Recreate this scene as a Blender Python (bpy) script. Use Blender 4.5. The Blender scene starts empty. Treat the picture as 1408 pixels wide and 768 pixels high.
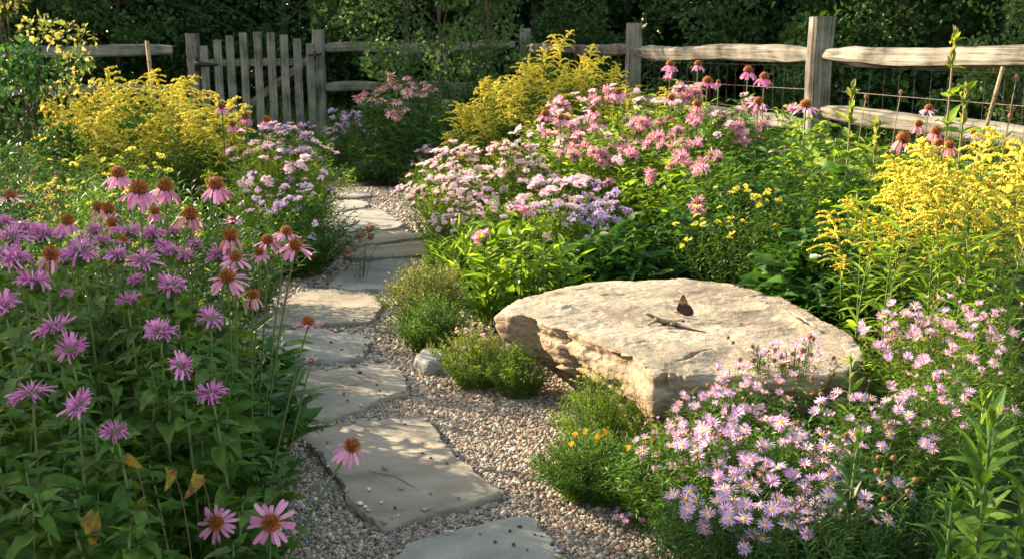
import bpy, math, random
import numpy as np
from mathutils import Vector, Matrix, noise
from mathutils.bvhtree import BVHTree

# ------------------------------------------------------------------ camera, world, sun, exposure
scene = bpy.context.scene
CAM_H = 1.25
PITCH = math.atan(319 / 1450)
cam_d = bpy.data.cameras.new('camera')
cam = bpy.data.objects.new('camera', cam_d)
scene.collection.objects.link(cam)
cam.location = (0, 0, CAM_H)
cam.rotation_euler = (math.pi / 2 - PITCH, 0, 0)
cam_d.lens = 36 * 1450 / 1408
cam_d.sensor_width = 36
cam_d.clip_end = 500
cam_d.dof.use_dof = True
cam_d.dof.focus_distance = 3.1
cam_d.dof.aperture_fstop = 14
scene.camera = cam

SUN_AZ = math.atan2(-0.88, 0.47)          # clockwise from +Y
SUN_EL = math.radians(23)
world = bpy.data.worlds.new("World")
scene.world = world
world.use_nodes = True
wn = world.node_tree
bg = wn.nodes['Background']
sky = wn.nodes.new('ShaderNodeTexSky')
sky.sky_type = 'NISHITA'
sky.sun_disc = False
sky.sun_elevation = SUN_EL
sky.sun_rotation = SUN_AZ
tint = wn.nodes.new('ShaderNodeMixRGB')       # the film's warm white balance
tint.blend_type = 'MULTIPLY'
tint.inputs[0].default_value = 1
tint.inputs[2].default_value = (1.2, 1.0, .70, 1)
wn.links.new(sky.outputs[0], tint.inputs[1])
wn.links.new(tint.outputs[0], bg.inputs[0])
bg.inputs[1].default_value = 0.135
sun_dir = Vector((math.sin(SUN_AZ) * math.cos(SUN_EL), math.cos(SUN_AZ) * math.cos(SUN_EL), math.sin(SUN_EL)))
sl = bpy.data.lights.new('sun', 'SUN')
sl.energy = 4.5
sl.angle = math.radians(0.6)
sl.color = (1.0, 0.83, 0.57)
so = bpy.data.objects.new('sun', sl)
so.rotation_euler = sun_dir.to_track_quat('Z', 'Y').to_euler()
so.location = sun_dir * 40
scene.collection.objects.link(so)
scene.view_settings.view_transform = 'Standard'
scene.view_settings.look = 'None'
scene.view_settings.gamma = 1
scene.view_settings.use_curve_mapping = False
scene.view_settings.exposure = 2.28
scene.render.engine = 'CYCLES'
cy = scene.cycles
cy.max_bounces = 7
cy.diffuse_bounces = 4
cy.glossy_bounces = 2
cy.transmission_bounces = 5
cy.transparent_max_bounces = 4
cy.use_denoising = True
cy.denoiser = 'OPENIMAGEDENOISE'
cy.denoising_input_passes = 'RGB_ALBEDO_NORMAL'
cy.caustics_reflective = False
cy.caustics_refractive = False
cy.sample_clamp_indirect = 6

C = scene.collection
SP, CP = math.sin(PITCH), math.cos(PITCH)


def ray(u, v):
    a = (u - 704) / 1450.0
    b = -(v - 384) / 1450.0
    return a, CP + b * SP, -SP + b * CP


def at_d(u, v, d):
    """point on the sight line of a photo pixel at ground distance d"""
    x, y, z = ray(u, v)
    t = d / y
    return Vector((x * t, d, CAM_H + z * t))


def at_z(u, v, z=0.0):
    x, y, zz = ray(u, v)
    t = (z - CAM_H) / zz
    return Vector((x * t, y * t, z))


# ------------------------------------------------------------------ mesh helper
def frames(D, roll=None, up=(0, 0, 1)):
    D = np.asarray(D, float)
    D = D / (np.linalg.norm(D, axis=1, keepdims=True) + 1e-9)
    U = np.tile(np.array(up, float), (len(D), 1))
    par = np.abs((D * U).sum(1)) > .995
    U[par] = (0.02, 1, 0)
    X = np.cross(D, U)
    X /= np.linalg.norm(X, axis=1, keepdims=True) + 1e-9
    Z = np.cross(X, D)
    if roll is not None:
        c, s = np.cos(roll)[:, None], np.sin(roll)[:, None]
        X, Z = X * c + Z * s, Z * c - X * s
    return np.stack([X, D, Z], axis=2)


def frames_z(N, spin):
    """template +Z along N, spun about it"""
    N = np.asarray(N, float)
    N = N / np.linalg.norm(N, axis=1, keepdims=True)
    ref = np.tile(np.array([0., 1., 0.]), (len(N), 1))
    ref[np.abs(N[:, 1]) > .9] = (1, 0, 0)
    X = np.cross(ref, N)
    X /= np.linalg.norm(X, axis=1, keepdims=True)
    Y = np.cross(N, X)
    c, s = np.cos(spin)[:, None], np.sin(spin)[:, None]
    return np.stack([X * c + Y * s, Y * c - X * s, N], axis=2)


def tri(F):
    out = []
    for f in F:
        for i in range(1, len(f) - 1):
            out.append((f[0], f[i], f[i + 1]))
    return np.array(out, np.int64)


class MB:
    def __init__(self):
        self.V, self.F, self.M, self.n = [], [], [], 0

    def add(self, V, F, mat=0):
        V = np.asarray(V, float)
        F = np.asarray(F, np.int64)
        self.V.append(V)
        self.F.append(F + self.n)
        self.M.append(np.full(len(F), mat, np.int32))
        self.n += len(V)

    def inst(self, T, R, S, L, mat=0):
        V, F = T
        R = np.asarray(R, float)
        n = len(R)
        if n == 0:
            return
        S = np.asarray(S, float)
        if S.ndim == 1:
            S = np.repeat(S[:, None], 3, 1)
        W = np.einsum('nij,nkj->nki', R, V[None] * S[:, None, :]) + np.asarray(L, float)[:, None, :]
        k = len(V)
        G = F[None] + (np.arange(n) * k)[:, None, None]
        self.add(W.reshape(-1, 3), G.reshape(-1, 3), mat)

    def tube(self, P, R, sides=5, mat=0, cap=True):
        P = np.asarray(P, float)
        R = np.broadcast_to(np.asarray(R, float), (len(P),))
        n = len(P)
        T = np.gradient(P, axis=0)
        T /= np.linalg.norm(T, axis=1, keepdims=True) + 1e-9
        ref = np.array([0.3, 0.1, 1.0]) if abs(T[:, 2]).mean() < .8 else np.array([1.0, .2, .1])
        X = np.cross(T, ref)
        X /= np.linalg.norm(X, axis=1, keepdims=True) + 1e-9
        Y = np.cross(T, X)
        a = np.arange(sides) * 2 * math.pi / sides
        V = P[:, None] + R[:, None, None] * (X[:, None] * np.cos(a)[None, :, None] + Y[:, None] * np.sin(a)[None, :, None])
        F = []
        for i in range(n - 1):
            for j in range(sides):
                j2 = (j + 1) % sides
                p, q, r, s = i * sides + j, i * sides + j2, (i + 1) * sides + j2, (i + 1) * sides + j
                F += [(p, q, r), (p, r, s)]
        if cap:
            for j in range(1, sides - 1):
                F.append((0, j + 1, j))
                b = (n - 1) * sides
                F.append((b, b + j, b + j + 1))
        self.add(V.reshape(-1, 3), F, mat)

    def mesh(self, name, mats, smooth=True, origin=None):
        V = np.concatenate(self.V)
        F = np.concatenate(self.F)
        M = np.concatenate(self.M)
        if origin is not None:
            V = V - np.asarray(origin)
        me = bpy.data.meshes.new(name)
        me.vertices.add(len(V))
        me.vertices.foreach_set('co', V.astype(np.float32).ravel())
        me.loops.add(len(F) * 3)
        me.loops.foreach_set('vertex_index', F.astype(np.int32).ravel())
        me.polygons.add(len(F))
        me.polygons.foreach_set('loop_start', (np.arange(len(F)) * 3).astype(np.int32))
        me.polygons.foreach_set('material_index', M)
        me.polygons.foreach_set('use_smooth', np.full(len(F), smooth))
        me.update(calc_edges=True)
        for m in (mats if isinstance(mats, (list, tuple)) else [mats]):
            me.materials.append(m)
        return me

    def build(self, name, mats, parent=None, loc=(0, 0, 0), smooth=True, origin=None):
        return link(name, self.mesh(name, mats, smooth, origin), parent, loc)


def link(name, me, parent=None, loc=(0, 0, 0)):
    o = bpy.data.objects.new(name, me)
    C.objects.link(o)
    o.parent = parent
    o.location = loc
    return o


def tag(o, label=None, cat=None, group=None, kind=None):
    if label: o['label'] = label
    if cat: o['category'] = cat
    if group: o['group'] = group
    if kind: o['kind'] = kind
    return o


def thing(name, label, cat, loc, group=None):
    o = bpy.data.objects.new(name, None)
    o.empty_display_size = .05
    C.objects.link(o)
    o.location = loc
    return tag(o, label, cat, group)


def copy_tree(o, parent=None):
    c = o.copy()
    C.objects.link(c)
    c.parent = parent
    for ch in list(o.children):
        copy_tree(ch, c)
    return c


# ------------------------------------------------------------------ materials
def new_mat(name):
    m = bpy.data.materials.new(name)
    m.use_nodes = True
    nt = m.node_tree
    nt.nodes.clear()
    out = nt.nodes.new('ShaderNodeOutputMaterial')
    return m, nt, out


def N(nt, typ, **kw):
    n = nt.nodes.new(typ)
    for k, v in kw.items():
        setattr(n, k, v)
    return n


def ramp(nt, fac, stops):
    r = nt.nodes.new('ShaderNodeValToRGB')
    el = r.color_ramp.elements
    while len(el) > 1:
        el.remove(el[-1])
    el[0].position = stops[0][0]
    el[0].color = (*stops[0][1], 1)
    for p, c in stops[1:]:
        e = el.new(p)
        e.color = (*c, 1)
    nt.links.new(fac, r.inputs[0])
    return r.outputs[0]


def leaf_mat(name, stops, trans=.35, rough=.5, spec=.35, tboost=(1.25, 1.15, .6), spots=0.0, blotch=0):
    """thin leaf or petal: every loose piece takes its own colour; light passes through"""
    m, nt, out = new_mat(name)
    g = N(nt, 'ShaderNodeNewGeometry')
    oi = N(nt, 'ShaderNodeObjectInfo')
    add = N(nt, 'ShaderNodeMath', operation='MULTIPLY_ADD')
    nt.links.new(oi.outputs['Random'], add.inputs[0])
    add.inputs[1].default_value = .16
    mul = N(nt, 'ShaderNodeMath', operation='MULTIPLY')
    nt.links.new(g.outputs['Random Per Island'], mul.inputs[0])
    mul.inputs[1].default_value = .84
    nt.links.new(mul.outputs[0], add.inputs[2])
    tc = N(nt, 'ShaderNodeTexCoord')
    if blotch:
        bn = N(nt, 'ShaderNodeTexNoise')
        bn.inputs['Scale'].default_value = blotch
        bn.inputs['Detail'].default_value = 4
        nt.links.new(tc.outputs['Object'], bn.inputs['Vector'])
        col = ramp(nt, bn.outputs['Fac'], stops)
    else:
        col = ramp(nt, add.outputs[0], stops)
    nz = N(nt, 'ShaderNodeTexNoise')
    nz.inputs['Scale'].default_value = 55
    nz.inputs['Detail'].default_value = 2
    nt.links.new(tc.outputs['Object'], nz.inputs['Vector'])
    hsv = N(nt, 'ShaderNodeHueSaturation')
    mr = N(nt, 'ShaderNodeMapRange')
    mr.inputs['From Min'].default_value = .3
    mr.inputs['From Max'].default_value = .7
    mr.inputs['To Min'].default_value = .75
    mr.inputs['To Max'].default_value = 1.25
    nt.links.new(nz.outputs['Fac'], mr.inputs['Value'])
    nt.links.new(mr.outputs[0], hsv.inputs['Value'])
    nt.links.new(col, hsv.inputs['Color'])
    c = hsv.outputs[0]
    if spots:
        n2 = N(nt, 'ShaderNodeTexNoise')
        n2.inputs['Scale'].default_value = 140
        nt.links.new(tc.outputs['Object'], n2.inputs['Vector'])
        rs = N(nt, 'ShaderNodeMapRange')
        rs.inputs['From Min'].default_value = .66
        rs.inputs['From Max'].default_value = .74
        rs.inputs['To Max'].default_value = spots
        nt.links.new(n2.outputs['Fac'], rs.inputs['Value'])
        mx = N(nt, 'ShaderNodeMixRGB')
        nt.links.new(rs.outputs[0], mx.inputs[0])
        nt.links.new(c, mx.inputs[1])
        mx.inputs[2].default_value = (.12, .07, .02, 1)
        c = mx.outputs[0]
    p = N(nt, 'ShaderNodeBsdfPrincipled')
    nt.links.new(c, p.inputs['Base Color'])
    p.inputs['Roughness'].default_value = rough
    p.inputs['Specular IOR Level'].default_value = spec * .55
    tr = N(nt, 'ShaderNodeBsdfTranslucent')
    mm = N(nt, 'ShaderNodeMixRGB', blend_type='MULTIPLY')
    mm.inputs[0].default_value = 1
    nt.links.new(c, mm.inputs[1])
    mm.inputs[2].default_value = (*[x * 1.5 for x in tboost], 1)
    nt.links.new(mm.outputs[0], tr.inputs['Color'])
    mix = N(nt, 'ShaderNodeMixShader')
    mix.inputs[0].default_value = trans
    nt.links.new(p.outputs[0], mix.inputs[1])
    nt.links.new(tr.outputs[0], mix.inputs[2])
    nt.links.new(mix.outputs[0], out.inputs[0])
    return m


def solid_mat(name, c1, c2, scale=20, rough=.7, bump=0.0, island=False, spec=.3, detail=4):
    m, nt, out = new_mat(name)
    tc = N(nt, 'ShaderNodeTexCoord')
    nz = N(nt, 'ShaderNodeTexNoise')
    nz.inputs['Scale'].default_value = scale
    nz.inputs['Detail'].default_value = detail
    nt.links.new(tc.outputs['Object'], nz.inputs['Vector'])
    if island:
        g = N(nt, 'ShaderNodeNewGeometry')
        fac = g.outputs['Random Per Island']
    else:
        fac = nz.outputs['Fac']
    col = ramp(nt, fac, [(.3 if not island else 0, c1), (.7 if not island else 1, c2)])
    p = N(nt, 'ShaderNodeBsdfPrincipled')
    nt.links.new(col, p.inputs['Base Color'])
    p.inputs['Roughness'].default_value = rough
    p.inputs['Specular IOR Level'].default_value = spec
    if bump:
        b = N(nt, 'ShaderNodeBump')
        b.inputs['Strength'].default_value = bump
        b.inputs['Distance'].default_value = .01
        nt.links.new(nz.outputs['Fac'], b.inputs['Height'])
        nt.links.new(b.outputs[0], p.inputs['Normal'])
    nt.links.new(p.outputs[0], out.inputs[0])
    return m


def wood_mat(name, dark, mid, light):
    m, nt, out = new_mat(name)
    tc = N(nt, 'ShaderNodeTexCoord')
    oi = N(nt, 'ShaderNodeObjectInfo')
    off = N(nt, 'ShaderNodeVectorMath', operation='MULTIPLY_ADD')
    nt.links.new(oi.outputs['Random'], off.inputs[0])
    off.inputs[1].default_value = (17, 31, 11)
    nt.links.new(tc.outputs['Object'], off.inputs[2])
    mp = N(nt, 'ShaderNodeMapping')
    mp.inputs['Scale'].default_value = (1.6, 70, 70)
    nt.links.new(off.outputs[0], mp.inputs[0])
    nz = N(nt, 'ShaderNodeTexNoise')
    nz.inputs['Scale'].default_value = 1
    nz.inputs['Detail'].default_value = 5
    nz.inputs['Roughness'].default_value = .65
    nz.inputs['Distortion'].default_value = .6
    nt.links.new(mp.outputs[0], nz.inputs['Vector'])
    n2 = N(nt, 'ShaderNodeTexNoise')
    n2.inputs['Scale'].default_value = 5
    n2.inputs['Detail'].default_value = 4
    nt.links.new(off.outputs[0], n2.inputs['Vector'])
    ad = N(nt, 'ShaderNodeMath', operation='MULTIPLY_ADD')
    nt.links.new(n2.outputs['Fac'], ad.inputs[0])
    ad.inputs[1].default_value = .5
    m3 = N(nt, 'ShaderNodeMath', operation='MULTIPLY')
    nt.links.new(nz.outputs['Fac'], m3.inputs[0])
    m3.inputs[1].default_value = .62
    nt.links.new(m3.outputs[0], ad.inputs[2])
    col = ramp(nt, ad.outputs[0], [(.44, dark), (.55, mid), (.70, light)])
    p = N(nt, 'ShaderNodeBsdfPrincipled')
    nt.links.new(col, p.inputs['Base Color'])
    p.inputs['Roughness'].default_value = .85
    p.inputs['Specular IOR Level'].default_value = .2
    b = N(nt, 'ShaderNodeBump')
    b.inputs['Strength'].default_value = .6
    b.inputs['Distance'].default_value = .006
    nt.links.new(nz.outputs['Fac'], b.inputs['Height'])
    nt.links.new(b.outputs[0], p.inputs['Normal'])
    nt.links.new(p.outputs[0], out.inputs[0])
    return m


def stone_mat(name, c1, c2, c3, speck=(.1, .09, .08), scale=6, bump=.35, vein=None, broken=None):
    m, nt, out = new_mat(name)
    tc = N(nt, 'ShaderNodeTexCoord')
    oi = N(nt, 'ShaderNodeObjectInfo')
    off = N(nt, 'ShaderNodeVectorMath', operation='MULTIPLY_ADD')
    nt.links.new(oi.outputs['Random'], off.inputs[0])
    off.inputs[1].default_value = (13, 7, 3)
    nt.links.new(tc.outputs['Object'], off.inputs[2])
    mp = N(nt, 'ShaderNodeMapping')
    mp.inputs['Scale'].default_value = (1, 1.6, 2.5)
    mp.inputs['Rotation'].default_value = (.1, .05, .5)
    nt.links.new(off.outputs[0], mp.inputs[0])
    big = N(nt, 'ShaderNodeTexNoise')
    big.inputs['Scale'].default_value = scale
    big.inputs['Detail'].default_value = 6
    big.inputs['Roughness'].default_value = .62
    big.inputs['Distortion'].default_value = .5
    nt.links.new(mp.outputs[0], big.inputs['Vector'])
    col = ramp(nt, big.outputs['Fac'], [(.3, c1), (.5, c2), (.7, c3)])
    fine = N(nt, 'ShaderNodeTexNoise')
    fine.inputs['Scale'].default_value = 160
    fine.inputs['Detail'].default_value = 3
    nt.links.new(off.outputs[0], fine.inputs['Vector'])
    mr = N(nt, 'ShaderNodeMapRange')
    mr.inputs['From Min'].default_value = .58
    mr.inputs['From Max'].default_value = .75
    mr.inputs['To Max'].default_value = .55
    nt.links.new(fine.outputs['Fac'], mr.inputs['Value'])
    mx = N(nt, 'ShaderNodeMixRGB')
    nt.links.new(mr.outputs[0], mx.inputs[0])
    nt.links.new(col, mx.inputs[1])
    mx.inputs[2].default_value = (*speck, 1)
    c = mx.outputs[0]
    mid = N(nt, 'ShaderNodeTexNoise')
    mid.inputs['Scale'].default_value = 28
    mid.inputs['Detail'].default_value = 6
    nt.links.new(mp.outputs[0], mid.inputs['Vector'])
    if vein:
        mv = N(nt, 'ShaderNodeMapRange')
        mv.inputs['From Min'].default_value = .52
        mv.inputs['From Max'].default_value = .7
        mv.inputs['To Max'].default_value = .7
        nt.links.new(mid.outputs['Fac'], mv.inputs['Value'])
        m2 = N(nt, 'ShaderNodeMixRGB')
        nt.links.new(mv.outputs[0], m2.inputs[0])
        nt.links.new(c, m2.inputs[1])
        m2.inputs[2].default_value = (*vein, 1)
        c = m2.outputs[0]
    if broken:      # freshly broken flanks, away from the weathered top
        gm = N(nt, 'ShaderNodeNewGeometry')
        sz = N(nt, 'ShaderNodeSeparateXYZ')
        nt.links.new(gm.outputs['Normal'], sz.inputs[0])
        sm = N(nt, 'ShaderNodeMapRange')
        sm.inputs['From Min'].default_value = .75
        sm.inputs['From Max'].default_value = .35
        sm.inputs['To Max'].default_value = .8
        nt.links.new(sz.outputs['Z'], sm.inputs['Value'])
        bc = ramp(nt, mid.outputs['Fac'], [(.35, tuple(x * .55 for x in broken)), (.5, broken), (.7, tuple(x * 1.3 for x in broken))])
        m4 = N(nt, 'ShaderNodeMixRGB')
        nt.links.new(sm.outputs[0], m4.inputs[0])
        nt.links.new(c, m4.inputs[1])
        nt.links.new(bc, m4.inputs[2])
        c = m4.outputs[0]
    p = N(nt, 'ShaderNodeBsdfPrincipled')
    nt.links.new(c, p.inputs['Base Color'])
    p.inputs['Roughness'].default_value = .8
    p.inputs['Specular IOR Level'].default_value = .25
    ad = N(nt, 'ShaderNodeMath', operation='MULTIPLY_ADD')
    nt.links.new(fine.outputs['Fac'], ad.inputs[0])
    ad.inputs[1].default_value = .25
    nt.links.new(mid.outputs['Fac'], ad.inputs[2])
    b = N(nt, 'ShaderNodeBump')
    b.inputs['Strength'].default_value = bump
    b.inputs['Distance'].default_value = .012
    nt.links.new(ad.outputs[0], b.inputs['Height'])
    nt.links.new(b.outputs[0], p.inputs['Normal'])
    nt.links.new(p.outputs[0], out.inputs[0])
    return m


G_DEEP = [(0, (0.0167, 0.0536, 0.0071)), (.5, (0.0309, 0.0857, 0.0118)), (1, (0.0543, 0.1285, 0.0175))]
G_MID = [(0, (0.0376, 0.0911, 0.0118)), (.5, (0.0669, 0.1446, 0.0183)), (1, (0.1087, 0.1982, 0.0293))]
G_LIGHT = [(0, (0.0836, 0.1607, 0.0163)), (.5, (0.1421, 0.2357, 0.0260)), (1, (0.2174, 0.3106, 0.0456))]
G_BLUE = [(0, (0.0209, 0.0643, 0.0183)), (.5, (0.0334, 0.0964, 0.0260)), (1, (0.0585, 0.1393, 0.0358))]
M = {}
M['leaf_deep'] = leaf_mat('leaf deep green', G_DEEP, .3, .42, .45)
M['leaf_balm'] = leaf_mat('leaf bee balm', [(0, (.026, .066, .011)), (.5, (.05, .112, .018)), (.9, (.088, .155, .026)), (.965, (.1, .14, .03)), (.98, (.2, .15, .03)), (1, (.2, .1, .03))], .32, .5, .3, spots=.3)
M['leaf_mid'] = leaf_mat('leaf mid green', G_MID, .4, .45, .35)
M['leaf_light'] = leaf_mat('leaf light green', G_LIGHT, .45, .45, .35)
M['leaf_blue'] = leaf_mat('leaf grey green', G_BLUE, .3, .5, .35)
M['leaf_dry'] = leaf_mat('leaf drying', [(.3, (.06, .09, .02)), (.45, (.17, .15, .03)), (.52, (.26, .16, .03)), (.62, (.13, .065, .02)), (.75, (.06, .03, .015))], .35, .6, .2, spots=.5, blotch=38)
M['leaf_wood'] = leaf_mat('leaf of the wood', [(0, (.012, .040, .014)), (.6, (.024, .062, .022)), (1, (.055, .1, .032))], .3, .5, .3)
M['leaf_sap'] = leaf_mat('leaf sapling', [(0, (.028, .072, .024)), (.6, (.058, .115, .038)), (1, (.13, .17, .066))], .38, .45, .35)
M['leaf_pale'] = leaf_mat('leaf pale shrub', [(0, (.06, .10, .03)), (.5, (.13, .15, .05)), (1, (.26, .22, .11))], .45, .5, .3)
M['grass'] = leaf_mat('grass blade', [(0, (.03, .075, .015)), (.7, (.06, .13, .025)), (1, (.13, .15, .05))], .35, .5, .3)
M['stem'] = solid_mat('stem green', (.05, .09, .025), (.10, .13, .04), 12, .6)
M['stem_red'] = solid_mat('stem reddish', (.1, .09, .04), (.17, .12, .06), 12, .6)
M['twig'] = solid_mat('bark twig', (.09, .065, .045), (.2, .15, .11), 14, .8, .3)
M['bark'] = solid_mat('bark', (.035, .028, .022), (.1, .08, .06), 9, .9, .8)
M['p_cone'] = leaf_mat('coneflower petal', [(0, (.46, .16, .32)), (.5, (.58, .24, .42)), (1, (.68, .34, .52))], .35, .55, .2, (1.1, .8, 1))
M['p_cone_fade'] = leaf_mat('coneflower petal fading', [(0, (.38, .15, .22)), (.5, (.52, .26, .34)), (1, (.6, .38, .42))], .35, .6, .2, (1.1, .8, .8))
M['p_pale'] = leaf_mat('coneflower petal pale', [(0, (.62, .30, .50)), (1, (.75, .48, .6))], .4, .55, .2, (1, .9, 1))
M['cone'] = solid_mat('coneflower cone bristle', (.07, .016, .006), (.50, .15, .02), 5, .6, island=True)
M['cone_base'] = solid_mat('coneflower cone heart', (.04, .012, .008), (.10, .03, .012), 60, .8)
M['p_balm'] = leaf_mat('bee balm tube', [(0, (.38, .10, .32)), (.5, (.53, .19, .44)), (1, (.66, .35, .57))], .3, .5, .25, (1, .8, 1))
M['p_balm_pink'] = leaf_mat('pink bee balm tube', [(0, (.54, .18, .32)), (.5, (.68, .36, .47)), (1, (.8, .56, .62))], .35, .5, .25, (1.1, .85, 1))
M['calyx'] = solid_mat('calyx', (.06, .09, .03), (.15, .08, .08), 60, .7)
M['p_aster'] = leaf_mat('aster ray', [(0, (.42, .24, .55)), (.5, (.56, .36, .65)), (1, (.74, .56, .78))], .35, .55, .2, (1, .85, 1))
M['p_aster_pink'] = leaf_mat('pink aster ray', [(0, (.50, .25, .44)), (.5, (.64, .38, .56)), (1, (.76, .55, .68))], .35, .55, .2, (1.1, .9, 1))
M['p_ager'] = leaf_mat('pale pink floret', [(0, (.60, .38, .48)), (.5, (.76, .57, .64)), (1, (.86, .73, .76))], .35, .6, .2, (1.1, .95, 1))
M['p_lav'] = leaf_mat('lavender floret', [(0, (.42, .26, .52)), (.5, (.56, .40, .64)), (1, (.72, .57, .77))], .3, .6, .2, (1, .9, 1))
M['p_gold'] = leaf_mat('goldenrod floret', [(0, (.55, .47, .03)), (.5, (.70, .62, .08)), (1, (.82, .77, .2))], .3, .6, .2, (1.1, 1, .6))
M['p_orange'] = leaf_mat('orange petal', [(0, (.65, .28, .01)), (1, (.8, .45, .03))], .3, .6, .2, (1.1, .9, .5))
M['disc'] = solid_mat('aster disc', (.55, .28, .01), (.75, .5, .05), 300, .7)
M['disc_old'] = solid_mat('aster disc ageing', (.3, .1, .03), (.6, .3, .04), 300, .7)
M['seed'] = solid_mat('seed head brown', (.14, .05, .03), (.3, .14, .08), 90, .8)
M['tip'] = leaf_mat('fine tip leaf', [(0, (.10, .15, .04)), (.6, (.2, .2, .07)), (1, (.38, .28, .14))], .4, .5, .3)
M['fence'] = wood_mat('weathered split wood', (.03, .026, .022), (.11, .10, .09), (.20, .185, .165))
M['gate'] = wood_mat('weathered gate wood', (.05, .045, .038), (.14, .13, .112), (.23, .21, .185))
M['stake'] = wood_mat('old stake wood', (.10, .07, .04), (.24, .17, .10), (.34, .26, .17))
M['iron'] = solid_mat('black iron', (.012, .012, .012), (.03, .028, .026), 40, .6)
M['wire'] = solid_mat('rusty wire', (.14, .11, .09), (.28, .22, .18), 40, .6)
M['slab_blue'] = stone_mat('bluestone', (.145, .134, .118), (.24, .226, .203), (.325, .302, .266), scale=3.4, bump=.5)
M['slab_tan'] = stone_mat('tan bluestone', (.152, .126, .1), (.246, .212, .174), (.33, .285, .234), scale=3.4, bump=.5, vein=(.25, .195, .15))
M['boulder'] = stone_mat('sandstone boulder', (.115, .095, .075), (.24, .203, .164), (.345, .30, .25), speck=(.15, .12, .1), scale=3.2, bump=.9, vein=(.21, .155, .11), broken=(.215, .145, .095))
M['rock'] = stone_mat('grey rock', (.13, .13, .13), (.22, .22, .22), (.34, .33, .32), scale=9)
M['crack'] = solid_mat('crack in stone', (.05, .045, .04), (.08, .07, .06), 30, .9)

# ------------------------------------------------------------------ leaf / petal / floret templates
def leaf_t(prof='lance', rows=4, fold=.18, droop=.5, width=.28, tipw=.0, wave=0.0):
    """one leaf of length 1 along +Y, its upper side +Z"""
    V = [(0, 0, 0)]
    F = []
    y = z = 0.0
    step = 1.0 / (rows + 1)
    for i in range(1, rows + 2):
        t = i * step
        a = .12 - droop * t
        y += step * math.cos(a)
        z += step * math.sin(a)
        if prof == 'lance': w = math.sin(math.pi * t ** .72) ** .9
        elif prof == 'ovate': w = math.sin(math.pi * t ** .55) ** .85
        elif prof == 'strap': w = min(1, t * 6) * (1 - t ** 4) ** .8
        elif prof == 'petal': w = min(1, .45 + 1.2 * t) * (1 - t ** 8) ** .5
        else: w = 1
        w *= width / 2
        if i == rows + 1:
            if tipw:
                w = tipw * width / 2
                k = len(V)
                V += [(-w, y, z), (0, y - .04, z - .01), (w, y, z)]
                F += [(k - 3, k - 2, k + 1, k), (k - 2, k - 1, k + 2, k + 1)]
            else:
                k = len(V)
                V.append((0, y, z))
                F += [(k - 3, k - 2, k), (k - 2, k - 1, k)]
        else:
            k = len(V)
            zz = fold * w * 2 + wave * (1 if i % 2 else -1) * w
            V += [(-w, y, z + zz), (0, y, z), (w, y, z + zz)]
            if i == 1:
                F += [(0, k + 1, k), (0, k + 2, k + 1)]
            else:
                F += [(k - 3, k - 2, k + 1, k), (k - 2, k - 1, k + 2, k + 1)]
    return np.array(V, float), tri(F)


def octa():
    V = np.array([(1, 0, 0), (-1, 0, 0), (0, 1, 0), (0, -1, 0), (0, 0, 1), (0, 0, -1)], float)
    F = np.array([(0, 2, 4), (2, 1, 4), (1, 3, 4), (3, 0, 4), (2, 0, 5), (1, 2, 5), (3, 1, 5), (0, 3, 5)])
    return V, F


def ico(sub=1):
    t = (1 + 5 ** .5) / 2
    V = [(-1, t, 0), (1, t, 0), (-1, -t, 0), (1, -t, 0), (0, -1, t), (0, 1, t), (0, -1, -t), (0, 1, -t), (t, 0, -1), (t, 0, 1), (-t, 0, -1), (-t, 0, 1)]
    F = [(0, 11, 5), (0, 5, 1), (0, 1, 7), (0, 7, 10), (0, 10, 11), (1, 5, 9), (5, 11, 4), (11, 10, 2), (10, 7, 6), (7, 1, 8), (3, 9, 4), (3, 4, 2), (3, 2, 6), (3, 6, 8), (3, 8, 9), (4, 9, 5), (2, 4, 11), (6, 2, 10), (8, 6, 7), (9, 8, 1)]
    V = [np.array(v) / np.linalg.norm(v) for v in V]
    for _ in range(sub):
        cache, G = {}, []

        def mid(a, b):
            k = (min(a, b), max(a, b))
            if k not in cache:
                p = V[a] + V[b]
                V.append(p / np.linalg.norm(p))
                cache[k] = len(V) - 1
            return cache[k]
        for a, b, c in F:
            x, y, z = mid(a, b), mid(b, c), mid(c, a)
            G += [(a, x, z), (b, y, x), (c, z, y), (x, y, z)]
        F = G
    return np.array(V), np.array(F)


def spike():
    V = np.array([(.5, 0, 0), (0, .5, 0), (-.5, 0, 0), (0, -.5, 0), (0, 0, 1)], float)
    return V, np.array([(0, 1, 4), (1, 2, 4), (2, 3, 4), (3, 0, 4)])


OCTA, ICO0, ICO1, SPIKE = octa(), ico(0), ico(1), spike()
L_LANCE = [leaf_t('lance', 4, .22, d, .26) for d in (.2, .7, 1.2)]
L_WIDE = [leaf_t('ovate', 5, .2, d, .46, wave=.10) for d in (.3, .8, 1.4)]
L_BALM = [leaf_t('ovate', 6, .22, d, .40, wave=.16) for d in (.3, .9, 1.5)]
L_NARROW = [leaf_t('lance', 3, .2, d, .15) for d in (.1, .6, 1.1)]
L_TINY = [leaf_t('lance', 1, .2, d, .24) for d in (.1, .5)]
L_TREE = [leaf_t('ovate', 2, .2, d, .6) for d in (.2, .8)]
L_STRAP = [leaf_t('strap', 8, .25, d, .055) for d in (1.0, 1.7, 2.4)]
L_BLADE = [leaf_t('strap', 4, .2, d, .03) for d in (.5, 1.1, 1.8)]
P_CONE = leaf_t('petal', 4, .12, .35, .25, tipw=.55)
P_ASTER = leaf_t('petal', 2, .1, .25, .15, tipw=.4)
P_TUBE = [leaf_t('petal', 4, .5, d, .17, tipw=.9) for d in (.5, 1.3, -.7)]


def rng(seed):
    return np.random.default_rng(seed)


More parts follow.
